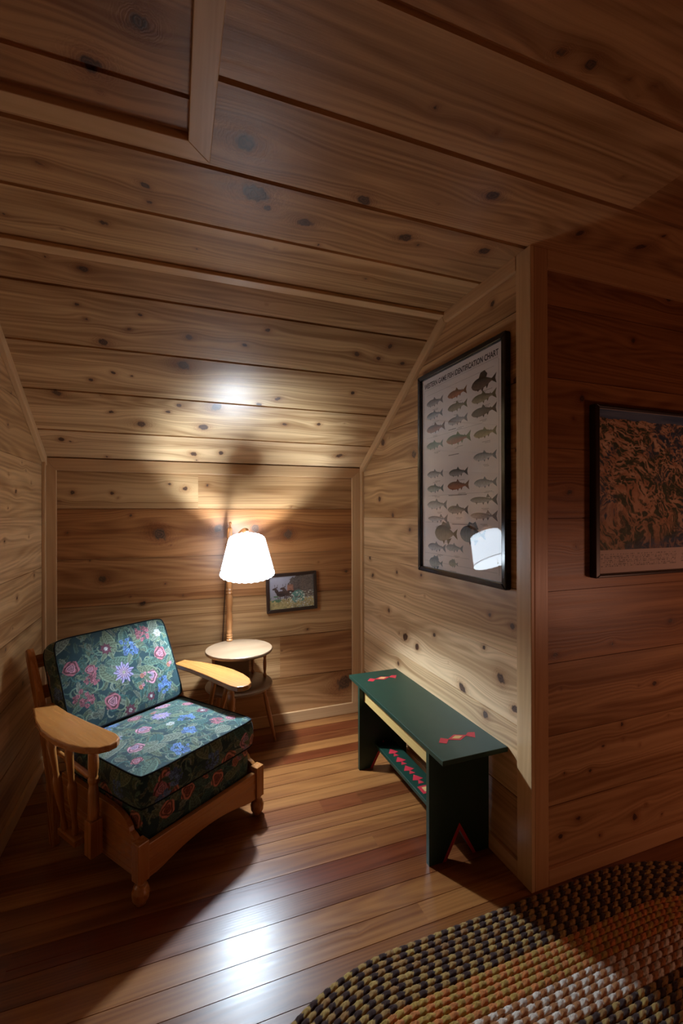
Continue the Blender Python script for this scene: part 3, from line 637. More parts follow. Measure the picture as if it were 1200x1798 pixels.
# ---------------------------------------------------------------- lamp
LM = empty('table_lamp', (0.346, 3.068, 0.648), 0, 'lit turned-wood table lamp with tilted white parchment shade', 'lamp')
lo = np.array([0.346, 3.068, 0.648])
mb = MB(); mb.turned((0, 0, 0), (0, 0, .680), [(0, .021), (.015, .021), (.022, .017), (.034, .021), (.045, .0175), (.056, .021), (.07, .017), (.085, .0195), (.11, .0175), (.20, .0235), (.25, .020), (.285, .015), (.305, .0175), (.315, .0165), (.36, .0225), (.42, .0215), (.455, .017), (.465, .0215), (.482, .0175), (.497, .0215), (.512, .017), (.54, .0195), (.72, .0225), (.90, .0155), (1, .0145)], n=28, tone=.35)
mb.build('pole', LAMPW, LM, smooth=True)
mb = MB(); mb.turned((0, 0, .675), (0.008, 0, .790), [(0, .014), (.12, .017), (.45, .0165), (.62, .015), (.72, .0065), (.84, .0065), (.90, .010), (.97, .009), (1, .004)], n=18, tone=.9)
mb.build('finial', LAMPW, LM, smooth=True)
toC = -np.array([math.sin(YAW), math.cos(YAW), 0]); rt = np.array([math.cos(YAW), -math.sin(YAW), 0])
# wooden bracket arm rising towards the shade holder
shT = np.array([0.413, 2.791, 1.331]) - lo; shB = np.array([0.424, 2.736, 1.130]) - lo
ax = np.array([0.0, 0.0, -1.0]) * math.cos(math.radians(27)) + toC * math.sin(math.radians(27)) + rt * 0.11; ax /= np.linalg.norm(ax)
sc0 = (shT + shB) / 2; H_ = .222; shT = sc0 - ax * H_ / 2; shB = sc0 + ax * H_ / 2
hook = np.array([0.412, 2.792, 1.404]) - lo
d = hook - np.array([0, 0, .66]); dh = np.array([d[0], d[1], 0]); dh /= np.linalg.norm(dh); L0 = np.hypot(d[0], d[1])
pr = [(-.03, .600), (-.025, .625), (.05, .665), (.12, .700), (.17, .728), (.20, .738), (.222, .736), (.230, .722), (.222, .712), (.205, .715), (.190, .700), (.185, .685), (.10, .655), (.03, .618), (-.01, .598)]
pr = [(a * L0 / .205, b + .018) for a, b in pr]
side = np.cross(dh, [0, 0, 1])
mb = MB(); mb.prism([dh * a + np.array([0, 0, b]) - side * .009 for a, b in pr], side * .018, g=(dh[0], dh[1], .4), tone=.6); mb.build('arm', LAMPW, LM, bevel=.002)
# stem, socket
mb = MB(); pt = shT + ax * 0.035
mb.tube([hook + np.array([0, 0, -.012]), hook * .5 + shT * .5, shT, pt], .004, n=8); mb.tube([shT + ax * .01, shT + ax * .02, shT + ax * .030, pt + ax * .04, pt + ax * .05], [.012, .034, .038, .032, .024], n=20)
mb.build('socket', METAL, LM, smooth=True)
# shade: truncated cone with wavy laced rims
def perp(a):
    u = np.cross(a, [0, 0, 1]); u /= np.linalg.norm(u); return u, np.cross(a, u)
pu, pv = perp(ax); rT, rB = .112, .160
n = 160; a = np.linspace(0, 2 * np.pi, n, endpoint=False); m = 24
def cone(dr, t0=0.0, t1=1.0):
    ts = np.linspace(t0, t1, m); P = np.zeros((m, n, 3))
    for i, t in enumerate(ts):
        r = rT + (rB - rT) * t + dr
        wv = 0.0022 * np.sin(a * 26) * (1 if i in (0, m - 1) else 0)
        P[i] = shT + np.outer(np.ones(n), ax * H_ * t) + ax * wv[:, None] + r * (np.cos(a)[:, None] * pu + np.sin(a)[:, None] * pv)
    return P
SHM, nt, N, L, B = new_mat('glowing_parchment_shade')
tc = N.new('ShaderNodeTexCoord'); nz_ = N.new('ShaderNodeTexNoise'); nz_.inputs['Scale'].default_value = 14; nz_.inputs['Detail'].default_value = 4
L.new(tc.outputs['Object'], nz_.inputs['Vector']); mr = N.new('ShaderNodeMapRange'); mr.inputs[3].default_value = SHADE_GLOW * .93; mr.inputs[4].default_value = SHADE_GLOW * 1.05
L.new(nz_.outputs[0], mr.inputs[0]); L.new(mr.outputs[0], B.inputs['Emission Strength']); B.inputs['Emission Color'].default_value = (0.74, 0.87, 1.0, 1)
B.inputs['Base Color'].default_value = (0.10, 0.09, 0.08, 1); B.inputs['Roughness'].default_value = .7
shd = MB(); G0 = cone(0.0); G1 = cone(-.0022); shd.grid(G0, closev=True); shd.grid(G1, closev=True, flip=True)
for i, fl_ in ((0, True), (-1, False)): shd.grid(np.stack([G0[i], G1[i]]), closev=True, flip=fl_)
sh = shd.build('lamp_shade', SHM, LM, smooth=True, auto=.8)
for t, r0 in ((.0, rT), (1.0, rB)):
    mb = MB(); tt = .035 if t == 0 else .955
    aa = np.linspace(0, 2 * np.pi, 240); r = rT + (rB - rT) * tt + .0018
    P = shT + np.outer(np.ones(240), ax * H_ * tt) + ax * (0.0016 * np.sin(aa * 40))[:, None] + r * (np.cos(aa)[:, None] * pu + np.sin(aa)[:, None] * pv)
    mb.tube(P, .0021 if t else .0006, n=6, cap=False); mb.build('lacing', DARKFRAME if t else PALEW, sh, smooth=True)
# bulb
BM, nt, N, L, B = new_mat('lit_bulb'); B.inputs['Emission Color'].default_value = (*LAMP_COLOR, 1); B.inputs['Emission Strength'].default_value = BULB_STRENGTH
bt = pt + ax * .05
mb = MB(); ts = np.linspace(0, 1, 12); rr_ = [.013, .014, .018, .024, .029, .0305, .031, .030, .027, .021, .012, .003]
mb.tube([bt + ax * .062 * q for q in ts], rr_, n=20); mb.build('bulb', BM, LM, smooth=True)
mb = MB(); pc = shB + rt * .012 - toC * .02; mb.tube([pt + ax * .03 + toC * .02, shB + toC * .02], .0008, n=5); mb.turned(shB + toC * .02 + np.array([0, 0, -.012]), shB + toC * .02, [(0, .002), (.3, .005), (.7, .005), (1, .001)], n=10); mb.build('pull_chain', PALEW, LM)
# flex hanging behind the pole, down the wall
mb = MB(); t = np.linspace(0, 1, 30)
C0 = np.array([[-.012 - .035 * q - .03 * q * q, .028 + .026 * min(1, q * 3), .62 - 1.24 * q] for q in t]); mb.tube(C0, .0028, n=8); mb.build('cord', CORDM, LM, smooth=True)
# ---------------------------------------------------------------- green bench
BN = empty('bench', (1.17, 2.06, 0), 0, 'dark green painted wooden bench with red and yellow diamonds, by the right wall', 'bench')
bo = np.array([1.17, 2.06, 0])
def bb(name, lo, hi, mat=GREEN, bev=.002, parent=BN):
    mb = MB(); mb.box(np.array(lo) - bo, np.array(hi) - bo, g=(0, 1, 0)); return mb.build(name, mat, parent, bevel=bev)
ZT = .50
topo = bb('bench_top', (1.010, 1.553, ZT - .021), (1.333, 2.585, ZT))
def legpoly(y):
    return [(1.011, y, 0), (1.095, y, 0), (1.163, y, .120), (1.231, y, 0), (1.318, y, 0), (1.318, y, ZT - .021), (1.011, y, ZT - .021)]
def tri_outline(y, nrmy):
    A = [(1.095, 0), (1.163, .120), (1.231, 0)]; Bq = [(1.078, 0), (1.163, .150), (1.248, 0)]
    return [(Bq[0][0], y, 0.0), (Bq[1][0], y, Bq[1][1]), (Bq[2][0], y, 0.0), (A[2][0], y, 0.0), (A[1][0], y, A[1][1]), (A[0][0], y, 0.0)]
def notched(mb, polyf, y, th):
    """concave outlines triangulated by hand"""
    P = np.array(polyf(y)) - bo; n = len(P); V = np.vstack([P, P + [0, th, 0]])
    if n == 7: tris = [(0, 1, 2, 6), (2, 3, 4, 5), (2, 5, 6)]
    F = [t for t in tris] + [tuple(i + n for i in t[::-1]) for t in tris] + [(i, i + n, (i + 1) % n + n, (i + 1) % n) for i in range(n)]
    mb.add(V, F)
for y, yy in ((1.660, 1.6598), (2.420, 2.4198)):
    mb = MB(); notched(mb, legpoly, y, .022); lg = mb.build('leg', GREEN, BN)
    mb = MB()
    for side_ in (y - .0012, y + .0222):
        q = tri_outline(side_, 0)
        for tri in ((q[0], q[1], q[4], q[5]), (q[1], q[2], q[3], q[4])):
            mb.prism([np.array(p) - bo for p in tri], (0, .001, 0))
    lt = mb.build('painted_triangle', RED, lg)
    # small red dot high on the panel
    mb = MB(); mb.prism([np.array([1.163 + .012 * math.cos(t), y - .0012, .452 + .010 * math.sin(t)]) - bo for t in np.linspace(0, 6.283, 4, endpoint=False)], (0, .001, 0)); mb.build('painted_diamond', RED, lg)
bb('apron', (1.040, 1.682, .396), (1.060, 2.420, .470), PALEW)
bb('apron', (1.290, 1.682, .396), (1.310, 2.420, .479), GREEN)
shf = bb('lower_shelf', (1.112, 1.682, .118), (1.232, 2.420, .138))
def flatpoly(name, pts, z, mat, parent):
    mb = MB(); mb.prism([np.array([x, y, z]) - bo for x, y in pts], (0, 0, .0008)); return mb.build(name, mat, parent)
for cy in (1.697, 2.462):
    cx = 1.178; s_ = .034
    flatpoly('painted_diamond', [(cx - .052, cy - .002), (cx, cy + .026), (cx + .052, cy + .002), (cx, cy - .026)], ZT, RED, topo)
    flatpoly('painted_diamond', [(cx - .030, cy - .001), (cx, cy + .015), (cx + .030, cy + .001), (cx, cy - .015)], ZT + .0009, YELLOW, topo)
    for s in (-1, 1):
        x0 = cx + s * .044
        flatpoly('painted_triangle', [(x0, cy), (x0 + s * .030, cy - .030), (x0 + s * .058, cy + .012 * s), (x0 + s * .028, cy + .022)], ZT, RED, topo)
for cy in (1.76, 1.86, 2.02, 2.11, 2.20, 2.29):
    flatpoly('painted_triangle', [(1.135, cy), (1.165, cy + .045), (1.195, cy), (1.165, cy - .008)], .138, RED, shf)
    flatpoly('painted_triangle', [(1.148, cy - .035), (1.165, cy - .004), (1.182, cy - .035)], .138, RED, shf)
flatpoly('painted_square', [(1.130, 1.905), (1.130, 1.965), (1.200, 1.965), (1.200, 1.905)], .138, RED, shf)
flatpoly('painted_square', [(1.147, 1.918), (1.147, 1.952), (1.183, 1.952), (1.183, 1.918)], .1389, YELLOW, shf)

# ---------------------------------------------------------------- framed fish chart (plane x = const, seen from -x)
FX = 1.312
FC = empty('fish_chart', (XR, 1.90, 1.17), 0, 'tall black-framed fish identification chart behind glass on the nook wall', 'framed chart')
fo_ = np.array([XR, 1.90, 1.17])
ya, yb, za, zb = 1.530, 2.256, 1.170, 2.262   # outer frame
def fbar(poly, g):
    mb = MB(); mb.prism([np.array((XR - .001, y, z)) - fo_ for y, z in poly], (FX - .008 - XR, 0, 0), g=g); return mb.build('frame', BLACK, FC, bevel=.005)
fw = .028
fbar([(ya, za), (yb, za), (yb - fw, za + fw), (ya + fw, za + fw)], (0, 1, 0)); fbar([(ya, zb), (yb, zb), (yb - fw, zb - fw), (ya + fw, zb - fw)], (0, 1, 0))
fbar([(ya, za), (ya, zb), (ya + fw, zb - fw), (ya + fw, za + fw)], (0, 0, 1)); fbar([(yb, za), (yb, zb), (yb - fw, zb - fw), (yb - fw, za + fw)], (0, 0, 1))
mb = MB(); mb.box(np.array((1.320, ya + .02, za + .02)) - fo_, np.array((1.332, yb - .02, zb - .02)) - fo_); mb.build('chart_paper', PAPER, FC)
mb = MB(); mb.box(np.array((1.3145, ya + .02, za + .02)) - fo_, np.array((1.3165, yb - .02, zb - .02)) - fo_); mb.build('glass', GLASS, FC)
FISH = [(2.101, 2.092, 0.161, 't', 'gray'), (2.102, 2.023, 0.156, 't', 'silver'), (2.092, 1.95, 0.179, 't', 'red'), (2.102, 1.86, 0.161, 't', 'teal'), (2.099, 1.704, 0.156, 't', 'silver'), (2.097, 1.626, 0.16, 't', 'teal2'), (2.081, 1.538, 0.191, 't', 'silver'), (2.074, 1.464, 0.19, 'l', 'slim'), (1.998, 1.389, 0.205, 'd', 'olive'), (1.776, 1.394, 0.195, 'd', 'blue'), (2.084, 1.312, 0.173, 't', 'silver'), (1.922, 1.319, 0.147, 't', 'pblue'), (2.092, 1.228, 0.131, 'd', 'pblue'), (1.931, 1.24, 0.078, 'd', 'pale'), (1.897, 2.09, 0.161, 't', 'orange'), (1.895, 2.024, 0.164, 't', 'olive'), (1.893, 1.955, 0.164, 't', 'gray'), (1.888, 1.863, 0.203, 't', 'green'), (1.888, 1.696, 0.159, 't', 'dgray'), (1.89, 1.631, 0.18, 't', 'rust'), (1.893, 1.511, 0.172, 't', 'dgray'), (1.693, 2.087, 0.175, 'd2', 'brown'), (1.692, 2.02, 0.174, 't', 'olive'), (1.692, 1.957, 0.178, 't', 'brown'), (1.684, 1.857, 0.16, 't', 'yolive'), (1.686, 1.752, 0.163, 't', 'silver'), (1.683, 1.632, 0.16, 't', 'silver'), (1.695, 1.555, 0.192, 'l', 'dgray'), (1.695, 1.482, 0.192, 'l', 'gray')]
CB = {'gray': ((.10, .10, .12), (.42, .40, .40)), 'silver': ((.09, .12, .15), (.55, .58, .62)), 'red': ((.07, .05, .05), (.36, .17, .14)), 'teal': ((.06, .15, .15), (.30, .42, .40)), 'teal2': ((.05, .10, .11), (.38, .47, .48)), 'slim': ((.06, .08, .10), (.55, .60, .65)), 'olive': ((.10, .09, .04), (.34, .30, .20)), 'blue': ((.04, .09, .14), (.26, .35, .38)), 'pblue': ((.16, .22, .25), (.48, .52, .52)), 'pale': ((.20, .28, .28), (.42, .44, .36)), 'orange': ((.14, .07, .03), (.50, .20, .10)), 'green': ((.04, .13, .05), (.36, .13, .08)), 'dgray': ((.03, .04, .04), (.36, .36, .36)), 'rust': ((.08, .03, .02), (.36, .11, .05)), 'brown': ((.018, .012, .010), (.15, .10, .075)), 'yolive': ((.08, .08, .03), (.42, .36, .20))}
PR = MB(); ZP = 1.3196
def ink(pts, cols, F):   # pts (y, z)
    P = np.array([[ZP, y, z] for y, z in pts]) - fo_; PR.add(P, [f[::-1] for f in F], col=np.array(cols, float))
def fish(yc, zc, ln, ty, cn):
    cb, cl = np.array(CB[cn][0]), np.array(CB[cn][1])
    hgt = {'t': .115, 'd': .21, 'd2': .165, 'l': .075}[ty]
    t = np.linspace(0, 1, 22)      # 0 snout (left, +y) .. 1 tail root
    body = hgt * np.sin(np.pi * np.clip(t, 0, 1) ** .72) ** .80; body = np.maximum(body, .035 * (t > .5) * (.6 if ty == 'l' else 1)) * (1 - 0 * t); body[0] = .006
    X = -.5 + t * .86; m = 7; ss = np.linspace(1, -1, m)
    pts = []; cols = []
    for i in range(len(t)):
        for s in ss:
            pts.append((yc - X[i] * ln, zc + (s * body[i] * (1.0 if s > 0 else .95)) * ln))
            k = (s + 1) / 2; c = cl * (1 - k ** 1.3) + cb * k ** 1.3
            sp = .75 + .5 * vnoise(X[i] * 40 + zc * 50, s * 6 + yc * 9, 3); cols.append(c * sp)
    F = [(i * m + j, (i + 1) * m + j, (i + 1) * m + j + 1, i * m + j + 1) for i in range(len(t) - 1) for j in range(m - 1)]
    ink(pts, cols, F)
    fc = cb * .9 + cl * .15
    def fin(poly, c=fc):
        ink([(yc - a * ln, zc + b * ln) for a, b in poly], [c] * len(poly), [tuple(range(len(poly)))])
    fin([(.32, .02), (.51, .135), (.465, 0), (.32, 0)]); fin([(.32, 0), (.465, 0), (.51, -.135), (.32, -.02)])
    h = hgt
    if ty == 'd': fin([(-.22, h * .85), (-.12, h * 1.45), (.02, h * 1.25), (.12, h * 1.5), (.24, h * .6), (.1, h * .5)]); fin([(.05, -h * .7), (.10, -h * 1.35), (.26, -h * .5)]); fin([(-.15, -h * .8), (-.08, -h * 1.3), (-.02, -h * .8)])
    elif ty == 'd2': fin([(-.20, h * .9), (-.12, h * 1.75), (.05, h * 1.9), (.16, h * 1.2), (.1, h * .5)]); fin([(.10, -h * .5), (.13, -h * 1.2), (.22, -h * .4)]); fin([(-.1, -h * .8), (-.04, -h * 1.45), (.01, -h * .8)]); fin([(-.28, -h * .7), (-.22, -h * 1.15), (-.16, -h * .8)])
    else:
        k = 1.0 if ty == 't' else 1.7; o = 0 if ty == 't' else .18
        if cn != 'slim' or True: fin([(-.08 + o, h * .92 * (1 - o)), (-.02 + o, h * 1.0 + .07), (.08 + o, h * .75 * (1 - o))])
        fin([(.24, h * .3), (.27, h * .3 + .045), (.29, h * .25)]); fin([(.12, -h * .6), (.16, -h * .6 - .065), (.22, -h * .35)])
        fin([(-.04, -h * .85), (0, -h * .85 - .06), (.04, -h * .8)]); fin([(-.30, -h * .6), (-.25, -h * .6 - .07), (-.22, -h * .75)])
    ink([(yc + .44 * ln + .008 * ln * math.cos(q), zc + .012 * ln + .008 * ln * math.sin(q)) for q in np.linspace(0, 6.28, 7)[:-1]], [(.01, .01, .01)] * 6, [(0, 1, 2, 3, 4, 5)])
for q in FISH: fish(*q)
def rule(y0_, y1_, z, h, c=(.12, .11, .11)): ink([(y0_, z), (y1_, z), (y1_, z + h), (y0_, z + h)], [c] * 4, [(0, 1, 2, 3)] if y1_ < y0_ else [(3, 2, 1, 0)])
for y0_, y1_, z in ((2.205, 1.592, 2.172), (2.18, 1.62, 2.14), (2.18, 1.70, 1.905), (2.17, 1.62, 1.588), (2.20, 1.74, 1.445), (2.20, 1.80, 1.275), (2.20, 1.60, 1.232)): rule(y0_, y1_, z, .0012, (.30, .29, .29))
rule(2.207, 2.205, 1.225, .94, (.25, .24, .24)); rule(1.590, 1.588, 1.225, .94, (.25, .24, .24))
rg = np.random.default_rng(5)
for q in FISH:
    for r_ in range(2):
        y = q[0] + rg.uniform(-.01, .03); wv = rg.uniform(.03, .06) * (1 if r_ == 0 else .7)
        x = y
        while x > y - wv:                       # captions far too small to read: broken ink strokes
            l_ = rg.uniform(.003, .008); rule(x, x - l_, q[1] - .040 - r_ * .006, .0024, (.22, .21, .21)); x -= l_ + .0015
for y, z, wv in ((1.97, 1.786, .09), (1.97, 1.582, .15), (1.94, 1.437, .13), (1.97, 1.915, .06)):
    x = y
    while x > y - wv: l_ = rg.uniform(.004, .009); rule(x, x - l_, z, .0045, (.12, .12, .12)); x -= l_ + .0016
def text_mesh(txt, width, height):
    cu = bpy.data.curves.new('t', 'FONT'); cu.body = txt; cu.size = 1.0; cu.resolution_u = 3; cu.offset = 0.022
    o = bpy.data.objects.new('t', cu); COL.objects.link(o); dg = bpy.context.evaluated_depsgraph_get()
    me = o.evaluated_get(dg).to_mesh(); V = np.array([v.co[:] for v in me.vertices]); F = [tuple(p.vertices) for p in me.polygons]
    o.evaluated_get(dg).to_mesh_clear(); bpy.data.objects.remove(o); bpy.data.curves.remove(cu)
    V[:, 0] = (V[:, 0] - V[:, 0].min()) / (V[:, 0].max() - V[:, 0].min()) * width
    V[:, 1] = V[:, 1] / .729 * height
    return V, F
V, F = text_mesh('WESTERN GAME FISH IDENTIFICATION CHART', .612, .028)
ink([(2.203 - x, 2.182 + y) for x, y, _ in V], [(.02, .02, .03)] * len(V), [f for f in F])
PR.build('printed_fish', INK, FC)

# ---------------------------------------------------------------- panoramic mountain map (front wall)
MP = empty('relief_map', (2.25, YF, 1.22), 0, 'wide dark-framed aerial mountain map on the wall facing the room', 'framed map')
mo = np.array([2.25, YF, 1.22]); MX0, MX1, MZ0, MZ1 = 1.645, 2.86, 1.222, 1.950; fd = .032
def mbar(poly, g):
    mb = MB(); mb.prism([np.array((x, YF - .001, z)) - mo for x, z in poly], (0, -fd, 0), g=g); return mb.build('frame', DARKFRAME, MP, bevel=.003)
f2 = .024
mbar([(MX0, MZ0), (MX1, MZ0), (MX1 - f2, MZ0 + .012), (MX0 + f2, MZ0 + .012)], (1, 0, 0)); mbar([(MX0, MZ1), (MX1, MZ1), (MX1 - f2, MZ1 - .012), (MX0 + f2, MZ1 - .012)], (1, 0, 0))
mbar([(MX0, MZ0), (MX0, MZ1), (MX0 + f2, MZ1 - .012), (MX0 + f2, MZ0 + .012)], (0, 0, 1)); mbar([(MX1, MZ0), (MX1, MZ1), (MX1 - f2, MZ1 - .012), (MX1 - f2, MZ0 + .012)], (0, 0, 1))
nx, nz = 460, 300; xs = np.linspace(MX0 + .015, MX1 - .015, nx); zs = np.linspace(MZ0 + .008, MZ1 - .008, nz); X, Z = np.meshgrid(xs, zs, indexing='ij')
u = (X - MX0) * 1.0; v = (Z - 1.335) / (1.935 - 1.335)
sc_v = 1.0 + 1.4 * np.clip(v, 0, 1)
wx = u * 13 + 2.0 * fbm(u * 8, v * 5, 3) + v * 2; wz = v * 4.2 * sc_v + 1.8 * fbm(u * 8 + 9, v * 6, 4)
rd = 1 - np.abs(2 * fbm(wx, wz, 6, 4) - 1); rd2 = 1 - np.abs(2 * fbm(wx * 4.2 + wz * 1.8, wz * 3.4, 8, 4) - 1)
ridge = np.clip((rd2 * .62 + rd * .38 - .735) / .16, 0, 1)
valley = fbm(u * 4.5, v * 3.5, 12, 3)
snow = np.array([.95, .70, .50]); rock = np.array([.68, .36, .21]); forest = np.array([.07, .10, .06]); lake = np.array([.06, .11, .19])
col = forest + (lake - forest) * np.clip((valley - .48) * 6, 0, 1)[..., None]
col = col * (0.5 + 1.0 * fbm(u * 60, v * 60, 20, 2))[..., None]
amt = np.clip(ridge * (0.45 + 1.0 * np.clip(v * 1.3, 0, 1)) * (1.15 - valley * .9), 0, 1)
col = col + (rock - col) * np.clip(amt * 1.5, 0, 1)[..., None]
hi_ = np.clip((ridge - .45) * 2.2, 0, 1) * np.clip(.25 + v, 0, 1); col = col + (snow - col) * (hi_ * np.clip(fbm(wx * 3, wz * 3, 33, 2) * 2.2 - .6, 0, 1))[..., None]
sky = v > .93 + .02 * fbm(u * 20, u * 0, 2)
skc = np.array([.16, .24, .40])[None, None] + .35 * (fbm(u * 4, v * 30, 40)[..., None] - .45); col = np.where(sky[..., None], np.clip(skc, 0, 1), col)
pink = np.array([.80, .66, .60]); mar = (Z < 1.335) | (Z > 1.937) | (X < MX0 + .026) | (X > MX1 - .026)
col = np.where(mar[..., None], pink, col)
txtm = (Z < 1.325) & (Z > 1.262) & (vnoise(X * 260, np.floor(Z / .0042) * 7.1, 9) > .56) & ((np.floor(Z / .0042) % 2) > .5) & (vnoise(X * 22, Z * 2, 10) > .36) & (X > MX0 + .03)
col = np.where(txtm[..., None], pink * .45, col)
mb = MB(); mb.grid(np.stack([X, np.full_like(X, YF - .0145), Z], -1) - mo, col=col.reshape(-1, 3))
mb.box(np.array((MX0 + .01, YF - .0140, MZ0 + .006)) - mo, np.array((MX1 - .01, YF - .004, MZ1 - .006)) - mo, col=pink); mb.build('map_print', PICTURE, MP)
mb = MB(); mb.box(np.array((MX0 + .01, YF - .020, MZ0 + .006)) - mo, np.array((MX1 - .01, YF - .018, MZ1 - .006)) - mo); mb.build('glass', GLASS, MP)

# ---------------------------------------------------------------- small deer picture on the back wall (hangs a touch crooked)
DP = empty('deer_picture', (0.790, YB, 0.934), 0, 'small dark-framed picture of deer in a meadow on the back wall beside the lamp', 'framed picture')
DP.rotation_euler = (0, math.radians(-1.9), 0)
W2, H2, b2 = .184, .137, .022
for poly, g in (([(-W2, -H2), (W2, -H2), (W2 - b2, -H2 + b2), (-W2 + b2, -H2 + b2)], (1, 0, 0)), ([(-W2, H2), (W2, H2), (W2 - b2, H2 - b2), (-W2 + b2, H2 - b2)], (1, 0, 0)), ([(-W2, -H2), (-W2, H2), (-W2 + b2, H2 - b2), (-W2 + b2, -H2 + b2)], (0, 0, 1)), ([(W2, -H2), (W2, H2), (W2 - b2, H2 - b2), (W2 - b2, -H2 + b2)], (0, 0, 1))):
    mb = MB(); mb.prism([(x, -.001, z) for x, z in poly], (0, -.024, 0), g=g); mb.build('frame', DARKFRAME, DP, bevel=.004)
nx, nz = 190, 140; xs = np.linspace(-W2 + .015, W2 - .015, nx); zs = np.linspace(-H2 + .015, H2 - .015, nz); X, Z = np.meshgrid(xs, zs, indexing='ij')
u = (X + W2 - .022) / (2 * W2 - .044); v = (Z + H2 - .022) / (2 * H2 - .044)
col = np.array([.34, .30, .33])[None, None] * (.85 + .3 * v[..., None]) * (.9 + .2 * fbm(u * 8, v * 5, 1)[..., None])
def over(mask, c, s=60, sd=1):
    global col
    m_ = np.clip(mask, 0, 1)[..., None]; cc = np.array(c)[None, None] * (.45 + 1.1 * fbm(u * s, v * s, sd, 2)[..., None]); col = col * (1 - m_) + cc * m_
nn = fbm(u * 14, v * 12, 5)
over((u > .44 + .35 * (nn - .5) - .0 * v) & (v < 1.05 - .5 * np.clip(.62 - u, 0, 1) * 2 + .3 * (nn - .5)) & (v > .25), (.12, .085, .07), 40, 2)
over((u > .40) & (u < .54) & (v > .45 + .1 * nn) & (v < .68 + .1 * nn), (.36, .15, .09), 30, 3)
over(v < .30 + .08 * (nn - .5), (.42, .31, .13), 25, 4)
def ell(cx, cy, a, b, r=0): 
    dx, dy = u - cx, (v - cy) * .74; c, s = math.cos(r), math.sin(r); return ((dx * c + dy * s) / a) ** 2 + ((-dx * s + dy * c) / b) ** 2 < 1
for ox, sc2, cc in ((.205, 1.35, (.055, .028, .022)), (.385, 1.45, (.075, .038, .028))):
    d_ = ell(ox + .05 * sc2, .46, .085 * sc2, .048 * sc2) | ell(ox - .03 * sc2, .545, .028 * sc2, .055 * sc2, .5) | ell(ox - .065 * sc2, .625, .036 * sc2, .017 * sc2, .2) | ell(ox - .03 * sc2, .67, .02, .010, 1.0)
    for lx in (-.01, .02, .10, .125): d_ |= ell(ox + lx * sc2, .34, .009, .085)
    over(d_, cc, 30, 6)
    for k in (-1, 1): over(np.abs(u - (ox - .05 + k * (.02 + .10 * (v - .62)))) < .004 * ((v > .62) & (v < .76)), cc, 30, 7)
over((nn > .42) & (np.hypot((u - .64) / .16, (v - .34) / .20) < 1.0), (.10, .24, .19), 45, 8)
over((nn > .44) & (np.hypot((u - .14) / .13, (v - .30) / .11) < 1.0), (.10, .18, .09), 45, 9)
over((vnoise(u * 60, v * 45, 10) > .72) & (u > .45) & (v < .5), (.62, .60, .52), 20, 11)
over((vnoise(u * 55, v * 42, 14) > .78) & (u > .25) & (v < .38) & (v > .15), (.55, .50, .38), 20, 12)
mb = MB(); mb.grid(np.stack([X, np.full_like(X, -.0095), Z], -1), col=col.reshape(-1, 3)); mb.box((-W2 + .01, -.0090, -H2 + .01), (W2 - .01, -.002, H2 - .01), col=(.1, .08, .06)); mb.build('picture', PICTURE, DP)
mb = MB(); mb.box((-W2 + .012, -.0140, -H2 + .012), (W2 - .012, -.0125, H2 - .012)); mb.build('glass', GLASS, DP)

# ---------------------------------------------------------------- oval braided rug
RG = MB(); R0 = .80; x0, x1, yc = .70, 1.66, .586; PITCH = .0215
rows = int(R0 / PITCH); half = x1 - x0
def prow(r, s):   # r radius of the row, s arc length
    per = 2 * half + 2 * np.pi * r; s = s % per
    P = np.zeros(s.shape + (2,)); a = s < half
    P[a] = np.stack([x0 + s[a], np.full(a.sum(), yc + r[a])], -1)
    b = (s >= half) & (s < half + np.pi * r); t = (s[b] - half) / r[b]; P[b] = np.stack([x1 + r[b] * np.sin(t), yc + r[b] * np.cos(t)], -1)
    c = (s >= half + np.pi * r) & (s < 2 * half + np.pi * r); q = s[c] - half - np.pi * r[c]; P[c] = np.stack([x1 - q, yc - r[c]], -1)
    d = s >= 2 * half + np.pi * r; t = (s[d] - 2 * half - np.pi * r[d]) / r[d]; P[d] = np.stack([x0 - r[d] * np.sin(t), yc - r[d] * np.cos(t)], -1)
    return P
bandw = [(.175, 'dark'), (.280, 'orange'), (.395, 'white'), (.56, 'dark'), (.68, 'orange'), (.9, 'white')]
gr = np.random.default_rng(77)
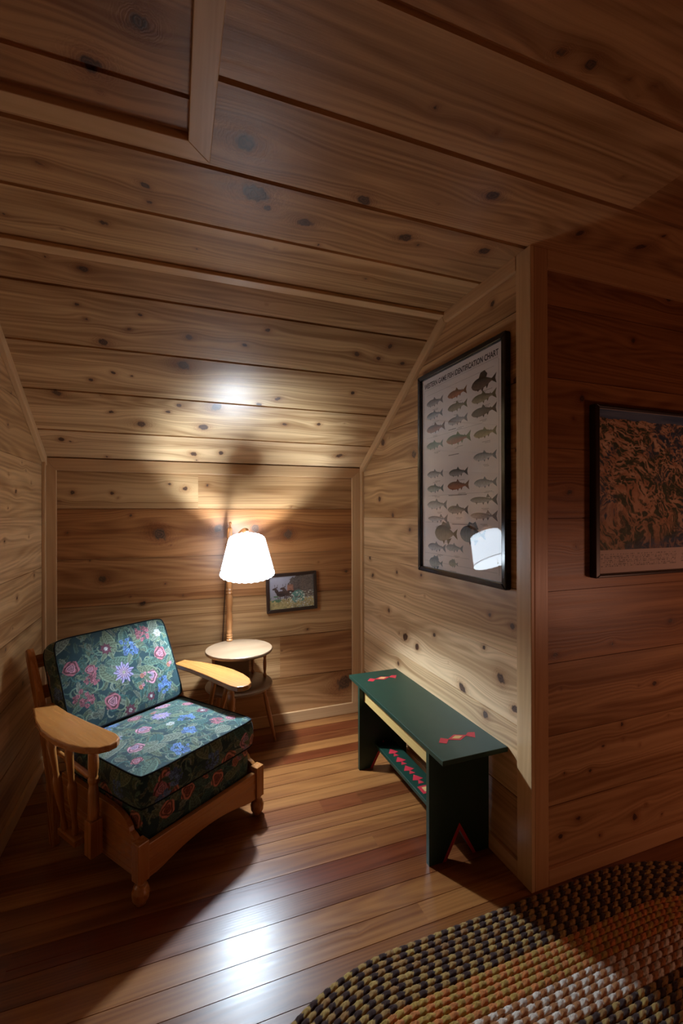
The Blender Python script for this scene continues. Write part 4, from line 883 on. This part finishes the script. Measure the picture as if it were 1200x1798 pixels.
for k in range(rows):
    ro = R0 - k * PITCH; ri = ro - PITCH; rm = (ro + ri) / 2
    if ri < .01: break
    near = (R0 - rm) < .50
    per = 2 * half + 2 * np.pi * rm; ns = int(per / (.0042 if near else .012)); nr = 8 if near else 5
    t = np.linspace(0, 1, ns, endpoint=False); q = np.linspace(0, 1, nr)
    Tm, Q = np.meshgrid(t, q, indexing='ij'); Rr = ri + Q * PITCH
    ph = (k % 2) * .5
    st = Tm * round(per / .027)             # stitches along the braid
    P2 = prow(Rr, Tm * (2 * half + 2 * np.pi * Rr))
    sk = st + (np.abs(Q - .5) * .55) + ph * 1.0    # chevron lean of the plaits
    fr = sk - np.floor(sk); idx = np.floor(sk).astype(int)
    hgt = .0035 + .0085 * np.sqrt(np.clip(1 - (2 * Q - 1) ** 2, 0, 1)) ** .8 * (0.45 + .55 * np.sin(np.pi * fr) ** .7)
    hgt = hgt + +.0034 * (vnoise(P2[..., 0] * 420, P2[..., 1] * 500, 4) - .5)
    depth_ = R0 - rm; band = next(n for w_, n in bandw if depth_ < w_)
    hh = vnoise(idx * 1.37 + k * 7.3, idx * 0 + k * 3.1, 60)[..., None]
    fibre = (.65 + .7 * vnoise(P2[..., 0] * 420, P2[..., 1] * 420, 8))[..., None]
    odd = (idx % 2)[..., None]
    if band == 'dark': c = np.where(odd > 0, np.array([.045, .022, .018]), np.array([.34, .20, .065]) * (.7 + .6 * hh) + np.array([-.05, .03, -.01]) * (hh - .5))
    elif band == 'orange': c = np.where(odd > 0, np.array([.50, .17, .05]), np.array([.40, .24, .055])) * (.85 + .3 * hh)
    else: c = np.where(odd > 0, np.array([.66, .56, .46]), np.array([.38, .16, .06])) * (.85 + .3 * hh)
    c = c * fibre * (.55 + .45 * np.sin(np.pi * np.clip(fr, .02, .98)) ** .5)[..., None] ** 0
    RG.grid(np.concatenate([P2, hgt[..., None]], -1), closeu=True, flip=False, col=np.clip(c, 0, 1).reshape(-1, 3))
rug = RG.build('braided_rug', WOOL, smooth=True)
tag(rug, 'oval braided wool rug with dark brown, orange and cream checkered bands', 'rug')
